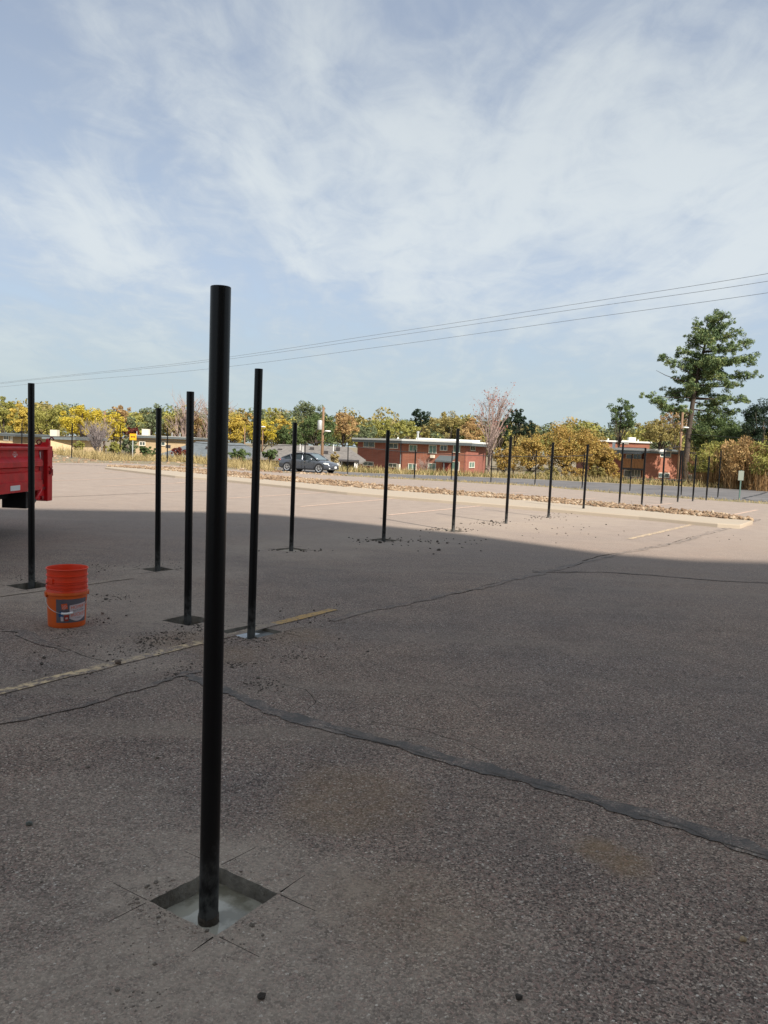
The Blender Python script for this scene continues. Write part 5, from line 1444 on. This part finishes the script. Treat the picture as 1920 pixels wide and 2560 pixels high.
TL = [
 ('pale green and yellow tree at the far left edge', 8, 984, 1110, 85, 120, 'ygreen', {}),
 ('orange yellow tree beside the tan house', 52, 1003, 1122, 72, 108, 'yellow', {}),
 ('wide yellow green tree right of the leftmost near post', 118, 1004, 1105, 120, 125, 'ygreen', {}),
 ('broad bright yellow tree above the peach house', 207, 1006, 1100, 118, 112, 'bright', {}),
 ('narrow yellow tree just behind the pale wooden pole', 283, 1022, 1120, 70, 104, 'bright', {}),
 ('tan topped tree right of the pale wooden pole', 303, 1006, 1085, 62, 135, 'tan', {}),
 ('dark green tree below the tan topped crown', 330, 1036, 1090, 40, 128, 'greygreen', {}),
 ('small maroon tree above the arrow sign', 331, 1064, 1096, 46, 112, 'maroon', {}),
 ('loose grey green tree left of the fourth near post', 378, 1001, 1090, 78, 130, 'greygreen', {'density': .7}),
 ('olive tree behind the low pale roof', 440, 1022, 1100, 66, 128, 'olive', {}),
 ('tan leaved tree directly left of the nearest post', 498, 1028, 1112, 70, 122, 'tan', {'density': .6}),
 ('yellow olive tree just right of the nearest post', 578, 1024, 1120, 88, 116, 'yellow', {}),
 ('pointed golden tree left of the second nearest post', 612, 1018, 1100, 48, 130, 'orange', {}),
 ('low bright yellow tree behind the second nearest post', 657, 1044, 1110, 92, 110, 'bright', {}),
 ('tall thin pale green tree right of the second nearest post', 681, 1013, 1070, 40, 150, 'ygreen', {'density': .5}),
 ('yellow tree left of the big grey green tree', 707, 1035, 1100, 50, 135, 'yellow', {}),
 ('tall grey green crown left of the transformer pole', 770, 995, 1075, 92, 118, 'greygreen', {'density': .7}),
 ('big dark green tree behind the transformer pole', 792, 1030, 1122, 122, 108, 'green', {}),
 ('low dark green tree left of the grey car roof', 724, 1062, 1122, 84, 104, 'green', {}),
 ('orange tan tree right of the transformer pole', 860, 1024, 1095, 88, 130, 'tan', {}),
 ('dull green tree at the left end of the white roof', 912, 1050, 1105, 74, 132, 'greygreen', {}),
 ('yellow green tree over the left wing of the brick block', 958, 1038, 1102, 92, 138, 'ygreen', {}),
 ('yellow green tree behind the roof flue', 1020, 1046, 1104, 84, 138, 'ygreen', {}),
 ('round dark green tree over the middle of the brick block', 1053, 1018, 1078, 62, 150, 'dark', {}),
 ('wide golden olive tree over the right of the brick block', 1122, 1022, 1108, 132, 140, 'olive', {}),
 ('orange tan tree behind the bare tree', 1178, 1040, 1120, 70, 134, 'tan', {}),
 ('dark evergreen right of the bare tree', 1290, 1014, 1100, 66, 128, 'dark', {}),
 ('low dark evergreen behind the bare tree', 1250, 1032, 1110, 56, 126, 'dark', {}),
 ('small dark evergreen at the left of the golden thicket', 1324, 1050, 1100, 40, 126, 'dark', {}),
 ('bright green tree standing alone above the far brick block', 1553, 989, 1092, 82, 128, 'green', {'density': .8}),
 ('yellow tan tree between the green tree and the pine', 1652, 1042, 1120, 128, 122, 'olive', {}),
 ('tan topped tree right behind the utility pole by the pine', 1690, 1014, 1100, 96, 126, 'tan', {'density': .7}),
 ('dark green spreading tree right of the pine trunk', 1790, 1014, 1160, 150, 104, 'green', {'density': 1.3}),
 ('dark green bushy tree above the willow scrub', 1822, 1062, 1150, 110, 98, 'green', {}),
 ('large dark evergreen at the right edge', 1908, 984, 1150, 118, 94, 'dark', {}),
]
for lab_, u, vt, vb, wp, Y, kd, kw in TL: tree(lab_, u, vt, vb, wp, Y, kd, group=TG, **kw)
GT = 'golden willow thicket beyond the road'
tree('left clump of golden orange thicket', 1325, 1078, 1192, 112, 74, 'orange', 'thicket', size=.105, group=GT, cat='shrub')
tree('tall middle clump of golden orange thicket', 1418, 1042, 1198, 158, 76, 'orange', 'thicket', size=.105, group=GT, cat='shrub', lobes=90)
tree('rear clump of golden thicket, right of the tall middle clump', 1478, 1082, 1192, 104, 78, 'orange', 'thicket', size=.105, group=GT, cat='shrub')
tree('right clump of golden thicket beside the wooden balcony', 1512, 1106, 1196, 104, 72, 'orange', 'thicket', size=.105, group=GT, cat='shrub', lobes=60)
tree('low left skirt of golden thicket behind the bare tree', 1262, 1112, 1186, 74, 82, 'orange', 'thicket', size=.105, group=GT, cat='shrub')
for i_, (u_, vt_, wd_, kd_, lb_) in enumerate(((1372, 1160, 66, 'olive', 'low olive brush below the tall middle clump of thicket'), (1436, 1164, 70, 'orange', 'low golden brush under the right side of the tall clump'),
        (1492, 1158, 62, 'olive', 'low olive brush left of the rail fence posts'), (1534, 1168, 50, 'orange', 'low golden brush directly left of the balcony'))):
    tree(lb_, u_, vt_, 1206, wd_, 70, kd_, 'thicket', size=.10, group=GT, cat='shrub')
SB = 'shrubs on the road bank'
for a_ in (('round green bush left of the second nearest post', 598, 1118, 1156, 62, 68, 'green'), ('green bush right of the second nearest post', 676, 1116, 1155, 46, 68, 'green'),
           ('dark bush behind the foot of the arrow sign', 325, 1092, 1138, 48, 66, 'greygreen'), ('low green bush right of the arrow sign', 366, 1114, 1142, 54, 60, 'green'),
           ('reddish brown bush below the grey roof', 446, 1118, 1144, 46, 62, 'maroon'), ('yellow green bush under the bright yellow tree', 285, 1100, 1136, 52, 68, 'ygreen'),
           ('low green bush at the foot of the golden thicket', 1320, 1176, 1206, 60, 66, 'weedgreen'), ('green weeds clump left of the peach wall', 196, 1100, 1132, 30, 74, 'ygreen'),
           ('pale dry bush beside the transformer pole', 838, 1128, 1168, 30, 66, 'straw')):
    tree(*a_, name='bush', size=.13, group=SB, cat='shrub')
bare('bare pinkish tree with red leaves on top, before the right of the brick block', 1219, 1002, 1195, 82, 78, 'palebark', n=20, tuft=('pinkred', .66, .10), seed=4, spread=.72)
bare('tangled bare grey bush below the bright yellow tree', 240, 1062, 1140, 66, 66, 'greybark', 'bare_bush', n=40, seed=6, spread=1.3, cat='shrub')
bare('bare pinkish brown tree right behind the nearest post', 512, 993, 1105, 66, 118, 'palebark', n=30, seed=8)
bare('pale bare tree between the fourth and third near posts', 458, 1002, 1105, 60, 120, 'palebark', n=30, seed=9)
bare('dark reddish bare shrub against the brick wall', 1062, 1150, 1182, 30, 100, 'palebark', 'bare_bush', n=20, seed=10, spread=1.1, cat='shrub')

# far wood behind the separate trees
rn = random.Random(77); C = []; Rr = []
for kd, sd_, cnt in (('olive', 1, 260), ('ygreen', 2, 180), ('greygreen', 3, 170)):
    C = []; Rr = []
    for i in range(cnt):
        u = rn.uniform(-200, 2150); Y = rn.uniform(170, 230); vt = 1046 + (u - 960) * .034 + rn.gauss(0, 7)
        p = at(u, vt + rn.uniform(12, 60), Y); C.append(tuple(p)); Rr.append(rn.uniform(2, 3.6))
    o = link('far_wood', quads_mesh('far_wood', leaves(C, Rr, 260, .5, sd_), LM[kd]))
    tag(o, {'olive': 'far olive wood closing the skyline', 'ygreen': 'far yellow green wood closing the skyline', 'greygreen': 'far grey green wood closing the skyline'}[kd], 'wood', kind='stuff')

# --- the tall pine
PY = 96.0
def pp(cx_, cy_, dy=0.0):               # point of the enlarged detail (scale 4.097) on the pine's own plane, dy metres nearer or further
    u = 1560 + cx_ / 4.097; v = 760 + cy_ / 4.097
    return at(u, v, PY + dy) - PO
pg = at(1711, 1210, PY); PO = Vector((pg.x, PY, gz(pg.x, PY)))
pine = thing('pine_tree', 'tall lopsided pine with bare lower limbs, rising over the brick house', 'tree', PO)
rn = random.Random(21)
trunkpts = [(612, 1900), (635, 1600), (665, 1300), (700, 1040), (735, 820), (780, 600), (835, 400), (900, 230), (955, 110)]
tp = [pp(*q) for q in trunkpts]; tp[0].z = -.4
MB().tube(tp, [.40, .36, .31, .27, .23, .18, .13, .08, .03], 12).build('trunk', M['bark'], pine, smooth=True)
# limbs: start on trunk, end, list of foliage reach
limbs = [  # (x0,y0,x1,y1, foliage start fraction or None)
 (735, 730, 370, 530, .25), (700, 820, 330, 680, None), (690, 830, 560, 780, .6), (700, 860, 440, 935, None), (690, 960, 240, 930, None), (640, 1120, 230, 940, .0), (450, 1110, 360, 1000, .2),
 (640, 1170, 400, 1310, None), (700, 970, 1080, 955, .5), (720, 960, 1240, 980, .35), (730, 830, 1180, 840, .2), (760, 720, 1360, 740, .35), (760, 740, 1100, 790, .2), (790, 620, 1320, 560, .25),
 (790, 560, 1300, 600, .25), (800, 500, 1300, 380, .3), (810, 480, 1180, 470, .2), (840, 400, 1190, 290, .25), (860, 340, 1090, 170, .3), (880, 270, 1020, 120, .2), (800, 520, 600, 480, .25),
 (790, 560, 640, 640, .2), (760, 650, 560, 520, .3), (810, 450, 640, 380, .2), (830, 400, 670, 320, .2), (850, 360, 745, 180, .2), (880, 260, 850, 160, .2), (740, 760, 560, 770, .3), (745, 800, 660, 850, .2),
 (735, 900, 820, 900, .1), (710, 1000, 1000, 1060, .3), (700, 1080, 1120, 1110, .3), (690, 1130, 900, 1180, .2), (690, 1120, 460, 1090, .3), (660, 1260, 900, 1330, .4), (690, 1150, 560, 1190, .3),
 (780, 600, 980, 640, .1), (800, 560, 980, 560, .1), (860, 330, 960, 300, .1), (760, 700, 900, 720, .1), (930, 180, 965, 95, .0), (780, 640, 1000, 700, .1)]
C = []; Rr = []
mb = MB()
def limb(P0, P1, fs, r):
    m_ = P0.lerp(P1, .5) + Vector((0, 0, -.03 * (P1 - P0).length)) + Vector((0, rn.uniform(-.3, .3), 0))
    mb.tube([P0, P0.lerp(m_, .5) + Vector((0, 0, rn.uniform(-.1, .1))), m_, m_.lerp(P1, .5) + Vector((0, 0, rn.uniform(-.1, .1))), P1], [r, r * .8, r * .6, r * .4, r * .2], 5)
    if fs is None: return
    Ln = (P1 - P0).length; n = max(8, int(Ln * (1 - fs) * 8.5))
    for k in range(n):
        t = lerp(fs, 1.02, (k + rn.random()) / n); q = P0.lerp(m_, t * 2) if t < .5 else m_.lerp(P1, t * 2 - 1)
        wv = .55 * (1.15 - .5 * t)
        C.append(tuple(q + Vector((rn.gauss(0, .42), rn.gauss(0, wv), rn.gauss(.10, .24))))); Rr.append(rn.uniform(.16, .50))
for x0, y0, x1, y1, fs in limbs:
    P0 = pp(x0, y0); P1 = pp(x1, y1, rn.uniform(-2.2, 2.2)); limb(P0, P1, fs, .10 if fs is not None else .09)
# fore and aft limbs give the crown its depth
for k in range(26):
    f = rn.uniform(.0, 1); y0 = lerp(1000, 180, f); x0 = interp(-y0, [(-1040, 700), (-820, 735), (-600, 780), (-400, 835), (-230, 900), (-110, 955)])
    rr_ = lerp(5.2, 1.3, f) * rn.uniform(.6, 1); s = rn.choice((-1, 1)); a_ = rn.uniform(-.7, .9)
    P0 = pp(x0, y0); P1 = P0 + Vector((sin(a_) * rr_, s * cos(a_) * rr_, rr_ * rn.uniform(.05, .4))); limb(P0, P1, .3, .07)
mb.build('limbs', M['bark'], pine, smooth=True)
link('needles', quads_mesh('needles', leaves(C, Rr, 44, .10, 5, aspect=3.6), LM['pine']), pine)

# ------------------------------------------------------------------ willow scrub at the right, weeds on the bank
def stalks(name, label, region, n, h0, h1, seed, kinds, wid=.03, lean=.35, leaf=None, cat='shrub', kind=None):
    rn = np.random.RandomState(seed)
    V = []
    for i in range(n):
        x, y, sc = region(rn); z = gz(x, y); h = rn.uniform(h0, h1) * sc
        d = np.array([rn.normal(0, lean), rn.normal(0, lean), 1.0]); d /= np.linalg.norm(d)
        a = rn.uniform(0, pi); sd_ = np.array([cos(a), sin(a), 0]) * wid
        p = np.array([x, y, z]); m_ = p + d * h * .55; e = p + d * h + np.array([rn.normal(0, .12) * h, rn.normal(0, .12) * h, 0])
        V += [p - sd_, p + sd_, m_ + sd_ * .7, m_ - sd_ * .7, m_ - sd_ * .7, m_ + sd_ * .7, e + sd_ * .2, e - sd_ * .2]
    return quads_mesh(name, np.array(V), LM[kinds])
def thicket(label, u0, u1, Y, hmul, seed, vt):
    pc = at((u0 + u1) / 2, 1215, Y); O = Vector((pc.x, Y, gz(pc.x, Y))); t = thing('willow_scrub', label, 'shrub', O, 0, 'willow scrub beyond the road')
    xa, xb = at(u0, 1215, Y).x, at(u1, 1215, Y).x; H = at((u0 + u1) / 2, vt, Y).z - O.z
    mid_ = (xa + xb) / 2
    def reg(rn): x = rn.uniform(xa, xb); return x, Y + rn.uniform(-1.6, 2.2), 1 - .35 * abs((x - mid_) / (xb - xa) * 2) ** 2
    me = stalks('stalks', label, reg, 520, H * .55, H * .98, seed, 'stalk', .022, .22)
    o = link('stalks', me, t); o.matrix_parent_inverse = Matrix.Translation(-O)
    rr = random.Random(seed); C = []; Rr = []
    for i in range(60):
        x = rr.uniform(xa, xb); hs = H * (1 - .35 * abs((x - mid_) / (xb - xa) * 2) ** 2); C.append((x - O.x, rr.uniform(-1.4, 1.8), hs * rr.uniform(.42, .96))); Rr.append(rr.uniform(.3, .6))
    link('foliage', quads_mesh('foliage', leaves(C, Rr, 60, .11, seed, aspect=2.6), LM['ygreen' if seed % 2 else 'tan']), t)
thicket('left clump of dry willow scrub behind the last posts', 1738, 1830, 60, 1, 31, 1104)
thicket('middle clump of dry willow scrub right of the last post', 1800, 1885, 58, 1, 32, 1094)
thicket('right clump of dry willow scrub behind the road sign', 1868, 1990, 56, 1, 33, 1098)
thicket('pale yellow willow clump behind the scrub', 1770, 1860, 66, 1, 35, 1100)
# bank weeds beyond the road
def reg_bank(xa, xb, d0, d1):
    def f(rn): x = rn.uniform(xa, xb); return x, max(yfar(x), yedge(x) + flatw(x) + 7) + .5 + rn.uniform(d0, d1), rn.choice([.5, .8, 1, 1.25])
    return f
me = stalks('dry_grass', '', reg_bank(-46, 34, 0, 4.2), 15000, .25, .60, 41, 'straw', .022, .4); tag(link('dry_grass', me), 'straw coloured grass along the far side of the road', 'grass', kind='stuff')
me = stalks('green_weeds', '', reg_bank(-46, 34, .3, 4.2), 5200, .2, .55, 42, 'weedgreen', .03, .5); tag(link('green_weeds', me), 'green weeds among the straw on the road bank', 'weeds', kind='stuff')
def reg_edge(xa, xb):
    def f(rn): x = rn.uniform(xa, xb); return x, yedge(x) + rn.uniform(0, 1) ** 1.5 * flatw(x), rn.choice([.4, .7, 1])
    return f
me = stalks('edge_weeds', '', reg_edge(-3, 24), 2600, .04, .16, 43, 'straw', .012, .7); tag(link('edge_weeds', me), 'short dry weeds along the edge of the car park', 'grass', kind='stuff')
def reg_left(rn):
    x = rn.uniform(-30, -6); e = yedge(x) + flatw(x); return x, e + rn.uniform(-1.6, 5), rn.choice([.5, .8, 1, 1.2])
me = stalks('dry_grass', '', reg_left, 9000, .25, .70, 44, 'straw', .018, .4); tag(link('dry_grass', me), 'tall straw grass on the bank behind the far left posts', 'grass', kind='stuff')

# dark seal lines on the road surface at the right
def roadband(pts, wd, seed):
    P = [tuple(gp(u, v, -.485)[:2]) for u, v in pts]
    band('road_crack_sealant', P, lambda t: wd, -.482, M['roadtar'], seed, .4, .02, .03)
roadband([(1919, 1230), (1880, 1241), (1865, 1247), (1890, 1252), (1919, 1253)], .16, 1)
roadband([(1600, 1223), (1650, 1221), (1720, 1227), (1790, 1231)], .12, 2)
roadband([(1180, 1203), (1300, 1207), (1420, 1213)], .12, 3)

print('tris', sum(len(o.data.loops) - 2 * len(o.data.polygons) for o in bpy.data.objects if o.type == 'MESH'))
